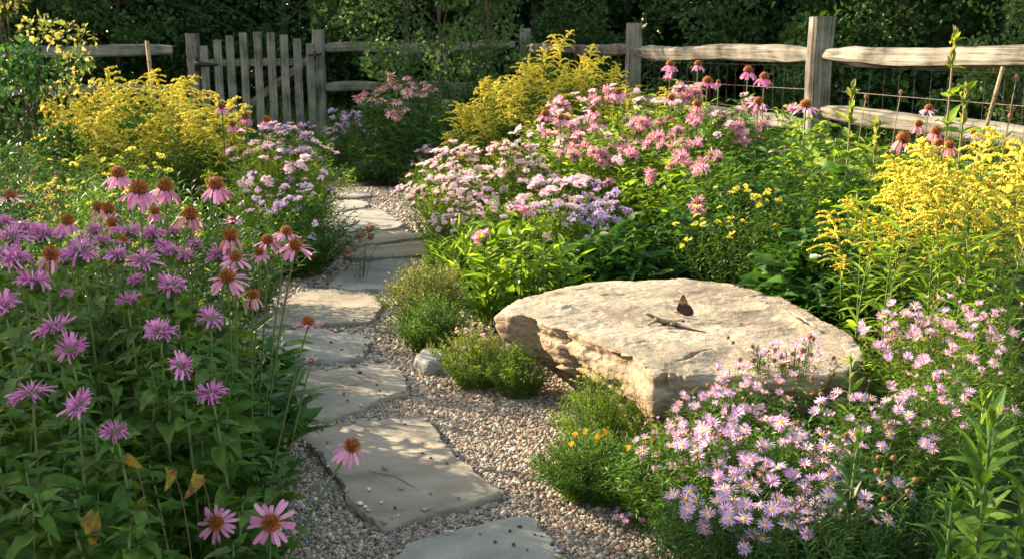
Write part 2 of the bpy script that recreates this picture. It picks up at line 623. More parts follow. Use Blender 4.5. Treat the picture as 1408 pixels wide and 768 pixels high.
def scatter_leaves(mb, templ, base, D, size, g, mat=0, roll=.5, wscale=(.8, 1.2)):
    """leaves of mixed droop at points base pointing along D"""
    n = len(base)
    if n == 0:
        return
    R = frames(D, g.normal(0, roll, n))
    k = g.integers(0, len(templ), n)
    S = np.stack([size * g.uniform(*wscale, n), size, size], 1)
    for i, T in enumerate(templ):
        s = k == i
        mb.inst(T, R[s], S[s], base[s], mat)


def curve3(p0, p1, p2, n):
    t = np.linspace(0, 1, n)[:, None]
    return (1 - t) ** 2 * np.asarray(p0) + 2 * t * (1 - t) * np.asarray(p1) + t ** 2 * np.asarray(p2)


# ------------------------------------------------------------------ coneflower
def cone_meshes(droop, fade, seed, npet=16):
    """mesh of the bristly cone and mesh of its ring of petals; axis +Z, petal span about 1"""
    g = rng(seed)
    mb = MB()
    V, F = ICO1
    r, h = .155, .17
    mb.add(V * np.array([r, r, h]) * .92 + np.array([0, 0, .02]), F, 0)
    n = 170
    i = np.arange(n) + .5
    ph = np.arccos(1 - 1.25 * i / n)
    th = i * 2.39996
    nn = np.stack([np.cos(th) * np.sin(ph), np.sin(th) * np.sin(ph), np.cos(ph)], 1)
    L = nn * np.array([r, r, h]) * .9 + np.array([0, 0, .02])
    S = np.stack([np.full(n, .026), np.full(n, .026), g.uniform(.06, .105, n)], 1)
    mb.inst(SPIKE, frames_z(nn + np.array([0, 0, .5]), g.uniform(0, 6, n)), S, L, 1)
    cm = mb.mesh('flower_cone', [M['cone_base'], M['cone']])
    mb = MB()
    th = np.arange(npet) * 2 * math.pi / npet + g.normal(0, .09, npet)
    keep = g.uniform(0, 1, npet) > .05 + .16 * fade
    th = th[keep]
    npet = len(th)
    el = -droop + g.normal(0, .18 + fade * .2, npet)
    D = np.stack([np.cos(th) * np.cos(el), np.sin(th) * np.cos(el), np.sin(el)], 1)
    base = np.stack([np.cos(th) * .11, np.sin(th) * .11, np.full(npet, -.03)], 1)
    S = np.stack([np.full(npet, .40) * g.uniform(.85, 1.1, npet) * (1 - .3 * fade), g.uniform(.32, .44, npet), np.full(npet, .4)], 1)
    mb.inst(P_CONE, frames(D, g.normal(0, .2 + .5 * fade, npet)), S, base, 0)
    mb2 = MB()
    n = 10
    th = np.arange(n) * .628
    mb2.inst(L_TINY[1], frames(np.stack([np.cos(th), np.sin(th), np.full(n, -.2)], 1)), np.full(n, .16), np.stack([np.cos(th) * .03, np.sin(th) * .03, np.full(n, -.07)], 1))
    bm = mb2.mesh('bracts', M['leaf_mid'])
    return cm, mb, bm


_cone_cache = {}


def cone_set(droop, fade, seed, pm):
    k = (droop, fade, seed, pm)
    if k not in _cone_cache:
        cm, mb, bm = cone_meshes(droop, fade, seed)
        _cone_cache[k] = (cm, mb.mesh('petals', M[pm]), bm)
    return _cone_cache[k]


def put_flower_head(root, kind, pos, axis, size, seed):
    """flower_head (cone) > petals, bracts; pos in the root's frame"""
    droop, fade, pm = kind
    cm, pe, bm = cone_set(droop, fade, seed % 4, pm)
    h = link('flower_head', cm, root, pos)
    R = frames_z(np.array([axis]), np.array([seed * 1.7]))[0]
    h.rotation_euler = Matrix(R.tolist()).to_euler()
    h.scale = (size,) * 3
    if pe: link('petals', pe, h)
    link('bracts', bm, h)
    return h


def coneflower(label, head, base, size, kind=(.35, 0, 'p_cone'), axis=(0, 0, 1), leaves=5, seed=0, group=None, leaf_len=.11, stem_r=.0028, leaf_top=.62):
    head, base = Vector(head), Vector(base)
    g = rng(seed + 100)
    root = thing('coneflower', label, 'flower', base, group)
    top = np.array(head - base)
    axis = np.array(axis, float)
    axis /= np.linalg.norm(axis)
    neck = top - axis * size * .07
    ctrl = np.array([top[0] * .35, top[1] * .35, top[2] * .62]) + g.normal(0, .012, 3)
    ctrl = ctrl * .6 + (neck - axis * top[2] * .45) * .4
    P = curve3((0, 0, 0), ctrl, neck, 14)
    mb = MB()
    mb.tube(P, np.linspace(stem_r * 1.3, stem_r * .85, 14), 6)
    mb.build('stem', M['stem'], root)
    if leaves:
        mb = MB()
        t = g.uniform(.08, leaf_top, leaves)
        B = np.array([P[int(x * 13)] for x in t])
        a = np.arange(leaves) * 2.4 + g.uniform(0, 6)
        D = np.stack([np.cos(a), np.sin(a), g.uniform(.2, .9, leaves)], 1)
        scatter_leaves(mb, L_LANCE, B, D, leaf_len * g.uniform(.6, 1.15, leaves) * (1.15 - t * .6), g, wscale=(.9, 1.3))
        mb.build('foliage', M['leaf_deep'], root)
    put_flower_head(root, kind, top, axis, size, seed)
    return root


# ------------------------------------------------------------------ bee balm
def balm_head_meshes(seed, mat, n=105):
    g = rng(seed)
    mb = MB()
    u = g.uniform(-.2, [.95, .6, .8, .5][seed % 4], n)
    n_drop = g.uniform(0, 1, n) < .12 * (seed % 3)
    th = np.arange(n) * 2.39996 + g.normal(0, .2, n)
    ph = np.sqrt(np.clip(1 - u * u, 0, 1))
    D = np.stack([np.cos(th) * ph, np.sin(th) * ph, u * .8], 1)
    base = D * np.array([.16, .16, .1])
    L = g.uniform(.22, .50, n) * (1 - .25 * np.clip(u, 0, 1))
    L = np.where(n_drop, L * .35, L) * (1 + .25 * np.sin(th * 2 + seed))
    k = g.integers(0, 3, n)
    R = frames(D, g.normal(0, .5, n))
    for i in range(3):
        s = k == i
        mb.inst(P_TUBE[i], R[s], np.stack([L[s] * .82, L[s], L[s]], 1), base[s], 0)
    # thin upright lips and stamens
    m = 16
    th = g.uniform(0, 6.28, m)
    D = np.stack([np.cos(th) * .6, np.sin(th) * .6, g.uniform(.5, 1.2, m)], 1)
    mb.inst(L_NARROW[0], frames(D), np.stack([np.full(m, .22), g.uniform(.42, .58, m), np.full(m, .4)], 1), D * .1, 0)
    fm = mb.mesh('tubular_petals', mat)
    mb = MB()
    V, F = ICO1
    mb.add(V * np.array([.2, .2, .16]) + np.array([0, 0, -.04]), F, 0)
    mb.inst(SPIKE, frames_z(V, np.zeros(len(V))), np.full(len(V), .1), V * np.array([.18, .18, .15]) + np.array([0, 0, -.04]), 0)
    q = 7
    th = np.arange(q) * .9
    mb.inst(L_LANCE[1], frames(np.stack([np.cos(th), np.sin(th), np.full(q, -.3)], 1)), np.full(q, .42), np.stack([np.cos(th) * .1, np.sin(th) * .1, np.full(q, -.12)], 1), 1)
    return mb.mesh('calyx', [M['calyx'], M['leaf_balm']]), fm


BALM = [balm_head_meshes(40 + i, M['p_balm'], (105, 80, 110, 62, 95, 48)[i]) for i in range(6)]
BALM_PINK = [balm_head_meshes(50 + i, M['p_balm_pink'], 70) for i in range(3)]


def stem_with_pairs(root, top, g, leaf_len, pairs, mat='leaf_balm', templ=L_BALM, r=.003, t0=.12, t1=.97, up=(.05, .5), stem_mat='stem', ctrl=None, wscale=(.85, 1.2)):
    top = np.array(top)
    if ctrl is None:
        ctrl = np.array([top[0] * .25, top[1] * .25, top[2] * .6])
    P = curve3((0, 0, 0), ctrl, top, 12)
    mb = MB()
    mb.tube(P, np.linspace(r * 1.3, r * .8, 12), 5)
    lf = MB()
    t = np.linspace(t0, t1, pairs)
    B, D, S = [], [], []
    for i, x in enumerate(t):
        f = x * 11
        j = min(10, int(f))
        p = P[j] + (P[j + 1] - P[j]) * (f - j)
        a0 = i * math.pi / 2 + g.normal(0, .3)
        for s in (0, math.pi):
            a = a0 + s + g.normal(0, .15)
            B.append(p)
            D.append((math.cos(a), math.sin(a), g.uniform(*up)))
            S.append(leaf_len * g.uniform(.7, 1.15) * (1 if x < .85 else .65))
        if x > .3:      # axil shoots
            for _ in range(2):
                a = g.uniform(0, 6.28)
                B.append(p)
                D.append((math.cos(a), math.sin(a), g.uniform(.5, 1.3)))
                S.append(leaf_len * g.uniform(.3, .55))
    scatter_leaves(lf, templ, np.array(B), np.array(D), np.array(S), g, roll=.35, wscale=wscale)
    a = mb.build('stem', M[stem_mat], root)
    b = lf.build('foliage', M[mat], root)
    return a, b, P


def put_balm_head(root, pos, axis, size, seed, heads=BALM):
    cm, fm = heads[seed % len(heads)]
    h = link('flower_head', cm, root, pos)
    R = frames_z(np.array([axis], float), np.array([seed * 1.3]))[0]
    h.rotation_euler = Matrix(R.tolist()).to_euler()
    h.scale = (size, size * (.85 + .15 * math.sin(seed * 2.3)), size * (.7 + .12 * math.sin(seed)))
    link('tubular_petals', fm, h)


def bee_balm(label, head, base, size, axis, seed, pairs=7, leaf_len=.085):
    g = rng(seed + 300)
    head, base = Vector(head), Vector(base)
    root = thing('bee_balm', label, 'flower', base, 'lavender bee balm flowers in the left bed')
    top = head - base
    stem_with_pairs(root, top - Vector(axis).normalized() * size * .12, g, leaf_len, pairs)
    put_balm_head(root, top, (axis[0] + g.normal(0, .18), axis[1] + g.normal(0, .15), axis[2]), size, seed)
    return root


# ------------------------------------------------------------------ asters and clustered florets
def aster_head(seed, mat, n=21, open_=.1):
    g = rng(seed)
    mb = MB()
    th = np.arange(n) * 2 * math.pi / n + g.normal(0, .08, n)
    el = open_ + g.normal(0, .16, n)
    D = np.stack([np.cos(th) * np.cos(el), np.sin(th) * np.cos(el), np.sin(el)], 1)
    L = g.uniform(.36, .46, n)
    mb.inst(P_ASTER, frames(D, g.normal(0, .25, n)), np.stack([L * 1.1, L, L], 1), D * .07, 0)
    pm = mb.mesh('ray_petals', mat)
    mb = MB()
    V, F = ICO1
    mb.add(V * np.array([.135, .135, .08]), F, 0)
    m = 26
    i = np.arange(m) + .5
    r = np.sqrt(i / m) * .11
    mb.inst(SPIKE, frames_z(np.tile([0, 0, 1.], (m, 1)), i), np.full(m, .04), np.stack([np.cos(i * 2.4) * r, np.sin(i * 2.4) * r, .06 - r * .25], 1), 0)
    return mb, pm


def floret_cluster(seed, mat, n=26, flat=.5, fl=.17):
    """a small corymb: many little florets on a dome, span about 1"""
    g = rng(seed)
    mb = MB()
    a = g.uniform(0, 6.28, n)
    r = np.sqrt(g.uniform(0, 1, n)) * .42
    P = np.stack([np.cos(a) * r, np.sin(a) * r, flat * (.2 - r * r) + g.normal(0, .05, n)], 1)
    for j in range(n):
        k = 7
        th = np.arange(k) * 6.283 / k + g.uniform(0, 6)
        D = np.stack([np.cos(th), np.sin(th), g.uniform(.1, .9, k)], 1)
        mb.inst(L_TINY[0], frames(D), np.stack([np.full(k, fl * 1.6), np.full(k, fl), np.full(k, fl)], 1) * g.uniform(.7, 1.2), np.tile(P[j], (k, 1)), 0)
    mb2 = MB()
    for j in range(n):
        mb2.tube(np.array([(0, 0, -.6), P[j] * .6 + np.array([0, 0, -.2]), P[j]]), .011, 3)
    return mb2.mesh('flower_stalks', M['stem']), mb.mesh('florets', mat)


def aster_set(seed, mat, discmat, **kw):
    mb, pm = aster_head(seed, mat, **kw)
    return mb.mesh('flower_disc', discmat), pm


AST_LAV = [aster_set(60, M['p_aster'], M['disc']), aster_set(61, M['p_aster'], M['disc'], open_=.25), aster_set(62, M['p_aster'], M['disc_old'], open_=.45), aster_set(63, M['p_aster_pink'], M['disc'], open_=.15)]
AST_BUD = [aster_set(140, M['p_aster_pink'], M['calyx'], n=12, open_=1.25), aster_set(141, M['p_aster'], M['calyx'], n=10, open_=1.05)]
AST_PINK = [aster_set(64, M['p_aster_pink'], M['disc_old'], open_=.6), aster_set(65, M['p_aster_pink'], M['disc'], open_=.3), aster_set(66, M['p_aster'], M['disc_old'], open_=.7)]
CL_PINK = [floret_cluster(70 + i, M['p_ager']) for i in range(3)]
CL_LAV = [floret_cluster(75 + i, M['p_lav'], 20) for i in range(2)]
CL_ROSE = [floret_cluster(78 + i, M['p_balm_pink'], 22, .7, .2) for i in range(2)]
CL_YEL = [floret_cluster(82 + i, M['p_gold'], 16, .8, .2) for i in range(2)]
CL_ORA = [floret_cluster(84, M['p_orange'], 14, .8, .26)]
AST_SMALL = [(p, None) for p in []]


def seed_head_mesh(seed):
    mb = MB()
    V, F = ICO1
    mb.add(V * np.array([.3, .3, .36]), F, 0)
    mb.inst(SPIKE, frames_z(V, np.zeros(len(V))), np.full(len(V), .2), V * .3, 0)
    return mb.mesh('seed_head', M['seed'])


SEED = seed_head_mesh(1)


def clump(name, label, cat, loc, r, h, stems, leaf=None, heads=None, group=None, seed=0, dome=.45, lean=(0, 0), stem_r=.0016, stem_mat='stem', base_r=.35, cull=None, shade_leaf=None):
    """a whole plant: stems from one crown, foliage, and flower heads as parts.
    leaf: (templates, material, length, per stem, (t0, t1), (up lo, up hi))
    heads: list of (part name, meshes, number, size lo, size hi, cluster spread)"""
    g = rng(seed + 1000)
    root = thing(name, label, cat, loc, group)
    rx, ry = r if isinstance(r, tuple) else (r, r)
    sm = MB()
    a = g.uniform(0, 6.283, stems)
    rho = np.sqrt(g.uniform(0, 1, stems))
    lump = 1 + .16 * np.sin(a * 3 + seed) + .1 * np.sin(a * 5 + 2 * seed)
    tipx = np.cos(a) * rho * rx * lump + lean[0] * h
    tipy = np.sin(a) * rho * ry * lump + lean[1] * h
    tipz = h * (1 - dome * rho ** 2) * g.uniform(.74, 1.06, stems)
    tips = np.stack([tipx, tipy, tipz], 1)
    base = np.stack([np.cos(a) * rho * rx * base_r, np.sin(a) * rho * ry * base_r, np.zeros(stems)], 1)
    ctrl = np.stack([base[:, 0] * .5 + tipx * .5, base[:, 1] * .5 + tipy * .5, tipz * .75], 1) + g.normal(0, .02 * h, (stems, 3))
    n = 8
    tt = np.linspace(0, 1, n)[None, :, None]
    P = (1 - tt) ** 2 * base[:, None] + 2 * tt * (1 - tt) * ctrl[:, None] + tt ** 2 * tips[:, None]
    for i in range(stems):
        sm.tube(P[i], np.linspace(stem_r * 1.3, stem_r * .6, n), 3, cap=False)
    if leaf:
        for L in (leaf if isinstance(leaf, list) else [leaf]):
            templ, mat, length, per, (t0, t1), (u0, u1) = L
            m = stems * per
            si = np.repeat(np.arange(stems), per)
            t = np.tile(np.linspace(t0, t1, per), stems) + g.uniform(-.5, .5, m) * (t1 - t0) / per
            t = np.clip(t, 0, 1)[:, None]
            B = (1 - t) ** 2 * base[si] + 2 * t * (1 - t) * ctrl[si] + t ** 2 * tips[si]
            T = 2 * (1 - t) * (ctrl[si] - base[si]) + 2 * t * (tips[si] - ctrl[si])
            T /= np.linalg.norm(T, axis=1, keepdims=True) + 1e-9
            az = np.tile(np.arange(per) * 2.4, stems) + np.repeat(g.uniform(0, 6.28, stems), per)
            O = np.stack([np.cos(az), np.sin(az), np.zeros(m)], 1)
            D = O + T * g.uniform(u0, u1, m)[:, None]
            lf = MB()
            scatter_leaves(lf, templ, B, D, length * g.uniform(.65, 1.2, m) * (1.1 - .35 * t[:, 0]), g)
            lf.build('foliage', M[mat], root)
    if heads:
        for (pn, meshes, num, s0, s1, spread) in heads:
            w = tipz - tipy * .25
            mixed = pn == 'flower_head' and name == 'bee_balm_clump'
            w = w + .16 * h * np.array([noise.noise(Vector((x * 9 / max(rx, .2) * .3, y * 9 / max(rx, .2) * .3, seed))) for x, y in zip(tipx, tipy)])
            order = np.argsort(-w + g.normal(0, (.3 if mixed else .14) * h, stems))
            for q in range(num):
                i = order[q % min(stems, max(1, int(num * .6)))]
                e = g.normal(0, spread, 3) * np.array([1, 1, .5])
                p = tips[i] + (e if q >= min(stems, int(num * .6)) else e * .3)
                m5 = P[i][5]
                sm.tube(curve3(m5, (m5 * .4 + p * .6) + np.array([0, 0, -.15 * spread]), p, 4), stem_r * .55, 3, cap=False)
                ax = np.array([tipx[i] / rx * .5, tipy[i] / ry * .5 - .25, .9]) + g.normal(0, .22, 3)
                s = g.uniform(s0, s1)
                k = g.integers(0, len(meshes))
                mm = meshes[k]
                first, second = mm if isinstance(mm, tuple) else (mm, None)
                o = link(pn, first, root, p)
                o.rotation_euler = Matrix(frames_z(np.array([ax]), np.array([g.uniform(0, 6)]))[0].tolist()).to_euler()
                o.scale = (s, s, s)
                if second: link(second.name.split('.')[0], second, o)
    sm.build('stems', M[stem_mat], root)
    return root


# ------------------------------------------------------------------ goldenrod
def plume_mesh(seed, n_br=18, per=70, L=1.0, nod=.35, fs=1.0):
    """a goldenrod panicle about 1 tall, nodding towards +X, floret beads along the upper side of arching branchlets"""
    g = rng(seed)
    mb, sb = MB(), MB()
    ax = curve3((0, 0, 0), (0.02, 0, .6), (nod, 0, .95), 12)
    sb.tube(ax, np.linspace(.012, .005, 12), 4)
    pts, sz = [], []
    for i in range(n_br):
        t = .08 + .9 * (i / n_br)
        f = t * 11
        j = min(10, int(f))
        p = ax[j] + (ax[j + 1] - ax[j]) * (f - j)
        a = i * 2.4 + g.normal(0, .3)
        ln = .5 * (1 - t) ** .7 * g.uniform(.7, 1.25) + .07
        o = np.array([math.cos(a) + .35, math.sin(a), 0.])
        q1 = p + o * ln * .55 + np.array([0, 0, ln * .45])
        q2 = p + o * ln * 1.05 + np.array([0, 0, ln * .12])
        B = curve3(p, q1, q2, 7)
        sb.tube(B, np.linspace(.006, .003, 7), 3, cap=False)
        m = max(10, int(per * ln / .4))
        tt = g.uniform(.12, 1.0, m) * 6
        jj = np.minimum(5, tt.astype(int))
        X = B[jj] + (B[jj + 1] - B[jj]) * (tt - jj)[:, None]
        X += g.normal(0, .010, (m, 3)) + np.array([0, 0, .014])
        pts.append(X)
        sz.append(g.uniform(.009, .018, m) * (1.15 - .3 * tt / 6))
    m = 70
    tt = g.uniform(4, 11, m)
    jj = np.minimum(10, tt.astype(int))
    pts.append(ax[jj] + (ax[jj + 1] - ax[jj]) * (tt - jj)[:, None] + g.normal(0, .016, (m, 3)))
    sz.append(g.uniform(.012, .022, m))
    X, S = np.concatenate(pts), np.concatenate(sz) * fs
    Nn = g.normal(0, 1, X.shape)
    mb.inst(OCTA, frames_z(Nn, g.uniform(0, 6, len(X))), np.stack([S, S, S * 1.4], 1), X)
    return sb.mesh('plume', M['stem']), mb.mesh('florets', M['p_gold'])


PLUME = [plume_mesh(90 + i, 14 + 2 * i, 95, nod=n) for i, n in enumerate((.25, .45, .12, .6))]
PLUME_FAR = [plume_mesh(95 + i, 14, 44, nod=n, fs=1.35) for i, n in enumerate((.25, .55, .1, .4))]


def put_plume(root, pos, size, az, seed, meshes=None, tilt=0.1):
    pm, fm = (meshes or PLUME)[seed % len(meshes or PLUME)]
    o = link('plume', pm, root, pos)
    o.rotation_euler = (tilt * math.sin(seed * 2.1), tilt * math.cos(seed * 1.3), az)
    o.scale = (size,) * 3
    link('florets', fm, o)


def goldenrod(label, head, base, plume, az, seed, per=34, leaf_len=.085, group='goldenrod stems behind the boulder'):
    """head = tip of the plume"""
    g = rng(seed + 500)
    head, base = Vector(head), Vector(base)
    root = thing('goldenrod', label, 'flower', base, group)
    top = np.array(head - base) - np.array([0, 0, plume * .9])
    P = curve3((0, 0, 0), (top[0] * .3, top[1] * .3, top[2] * .6), top, 12)
    mb = MB()
    mb.tube(P, np.linspace(.004, .0026, 12), 6)
    mb.build('stem', M['stem'], root)
    t = np.linspace(.15, 1, per) + g.normal(0, .01, per)
    t = np.clip(t, 0, .999) * 11
    j = t.astype(int)
    B = P[np.minimum(j, 10)] + (P[np.minimum(j + 1, 11)] - P[np.minimum(j, 10)]) * (t - j)[:, None]
    a = np.arange(per) * 2.4
    D = np.stack([np.cos(a), np.sin(a), g.uniform(.15, .8, per)], 1)
    lf = MB()
    scatter_leaves(lf, L_NARROW, B, D, leaf_len * g.uniform(.8, 1.2, per) * (1.1 - .4 * t / 11), g, wscale=(1.0, 1.5))
    lf.build('foliage', M['leaf_light'], root)
    put_plume(root, top, plume, az, seed)
    for q in range(2):
        put_plume(root, P[10 - q], plume * g.uniform(.4, .55), az + g.normal(0, 1.2), seed + q + 1, tilt=.5)
    return root


def goldenrod_clump(name_label, loc, r, h, n, seed, group, plume=(.16, .26), far=True):
    root = clump('goldenrod', name_label, 'goldenrod', loc, r, h * .86, int(n * 2.2), [(L_NARROW, 'leaf_mid', .09, 40, (.1, 1), (.1, .8))], None, group, seed, dome=.3, base_r=.6)
    g = rng(seed + 7)
    rx, ry = r if isinstance(r, tuple) else (r, r)
    for i in range(n):
        a = g.uniform(0, 6.283)
        rho = math.sqrt(g.uniform(0, 1))
        z = h * (1 - .34 * rho ** 2) * g.uniform(.66, .9)
        if i < n * .5: z = h * (1 - .34 * rho ** 2) * g.uniform(.82, 1.06)
        s = g.uniform(*plume)
        put_plume(root, (math.cos(a) * rho * rx, math.sin(a) * rho * ry, z - s * .75), s, g.uniform(-1, 1) + (.3 if i % 3 else 3.0), i, PLUME_FAR if far else PLUME, .3)
    return root


# ------------------------------------------------------------------ trees and shrubs
def crown_cloud(mb, centers, radii, n, leaf, g, templ=L_TREE, mat=0, up=.25):
    k = g.integers(0, len(centers), n)
    d = g.normal(0, 1, (n, 3))
    d /= np.linalg.norm(d, axis=1, keepdims=True)
    rr = g.uniform(.35, 1, n) ** .6
    B = centers[k] + d * (rr * radii[k])[:, None] * np.array([1, 1, .7])
    D = d * .8 + g.normal(0, .6, (n, 3)) + np.array([0, 0, up - .4])
    scatter_leaves(mb, templ, B, D, leaf * g.uniform(.6, 1.25, n), g, mat, roll=1.0)


def tree_mesh(seed, h, r, n, leaf, z0=.15, clumps=46, cr=.34, trunk_r=.06, mat='leaf_wood', limbs=16, templ=L_TREE, cone=.0):
    g = rng(seed)
    tb, cb = MB(), MB()
    P = curve3((0, 0, 0), (g.normal(0, .15), g.normal(0, .15), h * .5), (g.normal(0, .25), g.normal(0, .25), h * .93), 14)
    tb.tube(P, np.linspace(trunk_r, trunk_r * .18, 14), 8)
    cen, rad = [], []
    for i in range(clumps):
        z = h * (z0 + (1 - z0) * g.uniform(0, 1))
        f = (z / h - z0) / (1 - z0)
        R = r * (math.sin(math.pi * min(1, .22 + .74 * f)) ** .6) * (1 - cone * f)
        a = i * 2.4 + g.normal(0, .4)
        q = R * math.sqrt(g.uniform(.15, 1))
        j = min(13, int(z / h * 13))
        c = np.array([P[j][0] + math.cos(a) * q, P[j][1] + math.sin(a) * q, z])
        cen.append(c)
        rad.append(cr * r * g.uniform(.6, 1.2))
        if i < limbs:
            s = P[max(1, j - 2)]
            tb.tube(curve3(s, (s + c) / 2 + np.array([0, 0, .1 * r]), c, 6), np.linspace(trunk_r * .4, trunk_r * .08, 6), 5, cap=False)
    crown_cloud(cb, np.array(cen), np.array(rad), n, leaf, g, templ)
    return tb.mesh('trunk', M['bark']), cb.mesh('crown', M[mat])


def put_tree(name, label, cat, meshes, loc, scale=1.0, rz=0.0, group=None):
    root = thing(name, label, cat, loc, group)
    root.rotation_euler = (0, 0, rz)
    root.scale = (scale,) * 3
    link('trunk', meshes[0], root)
    link('crown', meshes[1], root)
    return root

# ================================================================== THE SETTING
def soil_mat():
    m, nt, out = new_mat('garden soil')
    tc = N(nt, 'ShaderNodeTexCoord')
    a = N(nt, 'ShaderNodeTexNoise')
    a.inputs['Scale'].default_value = 9
    a.inputs['Detail'].default_value = 8
    nt.links.new(tc.outputs['Object'], a.inputs['Vector'])
    col = ramp(nt, a.outputs['Fac'], [(.3, (.022, .016, .01)), (.55, (.05, .036, .022)), (.75, (.085, .065, .04))])
    p = N(nt, 'ShaderNodeBsdfPrincipled')
    p.inputs['Roughness'].default_value = .95
    nt.links.new(col, p.inputs['Base Color'])
    b = N(nt, 'ShaderNodeBump')
    b.inputs['Strength'].default_value = .8
    b.inputs['Distance'].default_value = .03
    nt.links.new(a.outputs['Fac'], b.inputs['Height'])
    nt.links.new(b.outputs[0], p.inputs['Normal'])
    nt.links.new(p.outputs[0], out.inputs[0])
    return m


mb = MB()
gx = np.linspace(-60, 60, 61)
gy = np.linspace(-20, 130, 76)
X, Y = np.meshgrid(gx, gy)
Z = np.full_like(X, -.012)
V = np.stack([X.ravel(), Y.ravel(), Z.ravel()], 1)
F = []
for j in range(len(gy) - 1):
    for i in range(len(gx) - 1):
        q = j * len(gx) + i
        F += [(q, q + 1, q + 1 + len(gx)), (q, q + 1 + len(gx), q + len(gx))]
mb.add(V, F)
tag(mb.build('ground', soil_mat()), kind='structure')

# gravel path: edges taken at ground height
path_px = [(830, 370, 990), (768, 370, 960), (700, 385, 905), (640, 385, 830), (580, 375, 800), (540, 368, 790), (520, 360, 790), (470, 340, 690), (420, 375, 600), (370, 405, 590), (330, 430, 625), (300, 448, 622), (280, 452, 612), (262, 452, 600), (256, 462, 585)]
pl = [at_z(l, v) for v, l, r in path_px]
pr = [at_z(r, v) for v, l, r in path_px]
PATH_Y = np.array([p.y for p in pl])
PATH_L = np.array([p.x for p in pl])
PATH_R = np.array([p.x for p in pr])


def on_path(x, y, grow=0.0):
    l = np.interp(y, PATH_Y, PATH_L) - grow
    r = np.interp(y, PATH_Y, PATH_R) + grow
    return (x > l) & (x < r) & (y < PATH_Y[-1] + grow) & (y > PATH_Y[0])


mb = MB()
V, F = [], []
for a, b in zip(pl, pr):
    V += [(a.x - .05, a.y, -.006), (b.x + .05, b.y, -.006)]
for i in range(len(pl) - 1):
    F += [(2 * i, 2 * i + 1, 2 * i + 3), (2 * i, 2 * i + 3, 2 * i + 2)]
mb.add(V, F)
tag(mb.build('path', solid_mat('grit under gravel', (.07, .06, .05), (.2, .17, .14), 90, .95, .6)), kind='structure')

# ---- flagstones
SLABS = [
    ([(535, 775), (560, 745), (600, 735), (640, 725), (700, 710), (735, 712), (760, 740), (776, 768), (785, 800), (700, 840), (560, 830), (515, 800)], 'slab_blue', 'grey flagstone cut off by the bottom of the picture, scattered with dark pebbles'),
    ([(413, 598), (430, 583), (500, 577), (585, 571), (600, 590), (612, 610), (625, 625), (660, 650), (692, 676), (640, 692), (580, 706), (525, 722), (500, 710), (480, 690), (473, 668), (450, 640), (430, 615)], 'slab_tan', 'largest flagstone, tan grey with a thin crack and a coneflower leaning over it'),
    ([(375, 560), (385, 525), (410, 514), (470, 505), (535, 497), (558, 515), (563, 538), (530, 545), (505, 556), (470, 569), (440, 575), (400, 574)], 'slab_tan', 'flagstone crossed by a long dark crack, just beyond the largest flagstone'),
    ([(352, 480), (366, 460), (385, 452), (430, 448), (500, 461), (511, 468), (498, 491), (440, 495), (370, 499), (350, 492)], 'slab_blue', 'blue grey flagstone with dark crumbs beside the bee balm bed'),
    ([(362, 442), (385, 420), (415, 397), (460, 396), (505, 401), (528, 412), (520, 430), (510, 441), (440, 444), (395, 446)], 'slab_tan', 'brownish flagstone with faint red streaks beside the low heathery herb'),
    ([(450, 393), (466, 378), (482, 366), (520, 358), (570, 354), (600, 360), (590, 372), (540, 399), (530, 397), (480, 396)], 'slab_blue', 'pale blue flagstone partly hidden by the low heathery herb'),
    ([(472, 352), (490, 341), (530, 336), (575, 331), (602, 338), (600, 348), (540, 353), (490, 355)], 'slab_tan', 'narrow tan flagstone catching a streak of sunlight, second beyond the heathery herb'),
    ([(478, 334), (476, 322), (500, 318), (560, 317), (585, 325), (540, 331), (490, 337)], 'slab_tan', 'thin sunlit flagstone lying just beyond the narrow tan flagstone'),
    ([(452, 309), (466, 296), (490, 288), (520, 286), (538, 297), (556, 308), (545, 314), (485, 318), (464, 316)], 'slab_blue', 'blue flagstone behind the rusty seed heads near the far end of the path'),
    ([(448, 286), (462, 277), (490, 274), (508, 280), (500, 286), (470, 289)], 'slab_blue', 'small pale flagstone, last but one at the far end of the path'),
    ([(456, 271), (470, 264), (500, 263), (512, 268), (490, 272)], 'slab_blue', 'smallest and farthest flagstone at the end of the path'),
]
SLAB_POLY = []


def smooth_poly(P, it=2, keep=.10):
    P = np.array(P)
    for _ in range(it):
        Q = np.roll(P, -1, 0)
        P = np.stack([P * (1 - keep) + Q * keep, P * keep + Q * (1 - keep)], 1).reshape(-1, 2)
    return P


def resample(P, n):
    Q = np.vstack([P, P[:1]])
    s = np.concatenate([[0], np.cumsum(np.linalg.norm(np.diff(Q, axis=0), axis=1))])
    u = np.linspace(0, s[-1], n, endpoint=False)
    return np.stack([np.interp(u, s, Q[:, 0]), np.interp(u, s, Q[:, 1])], 1)


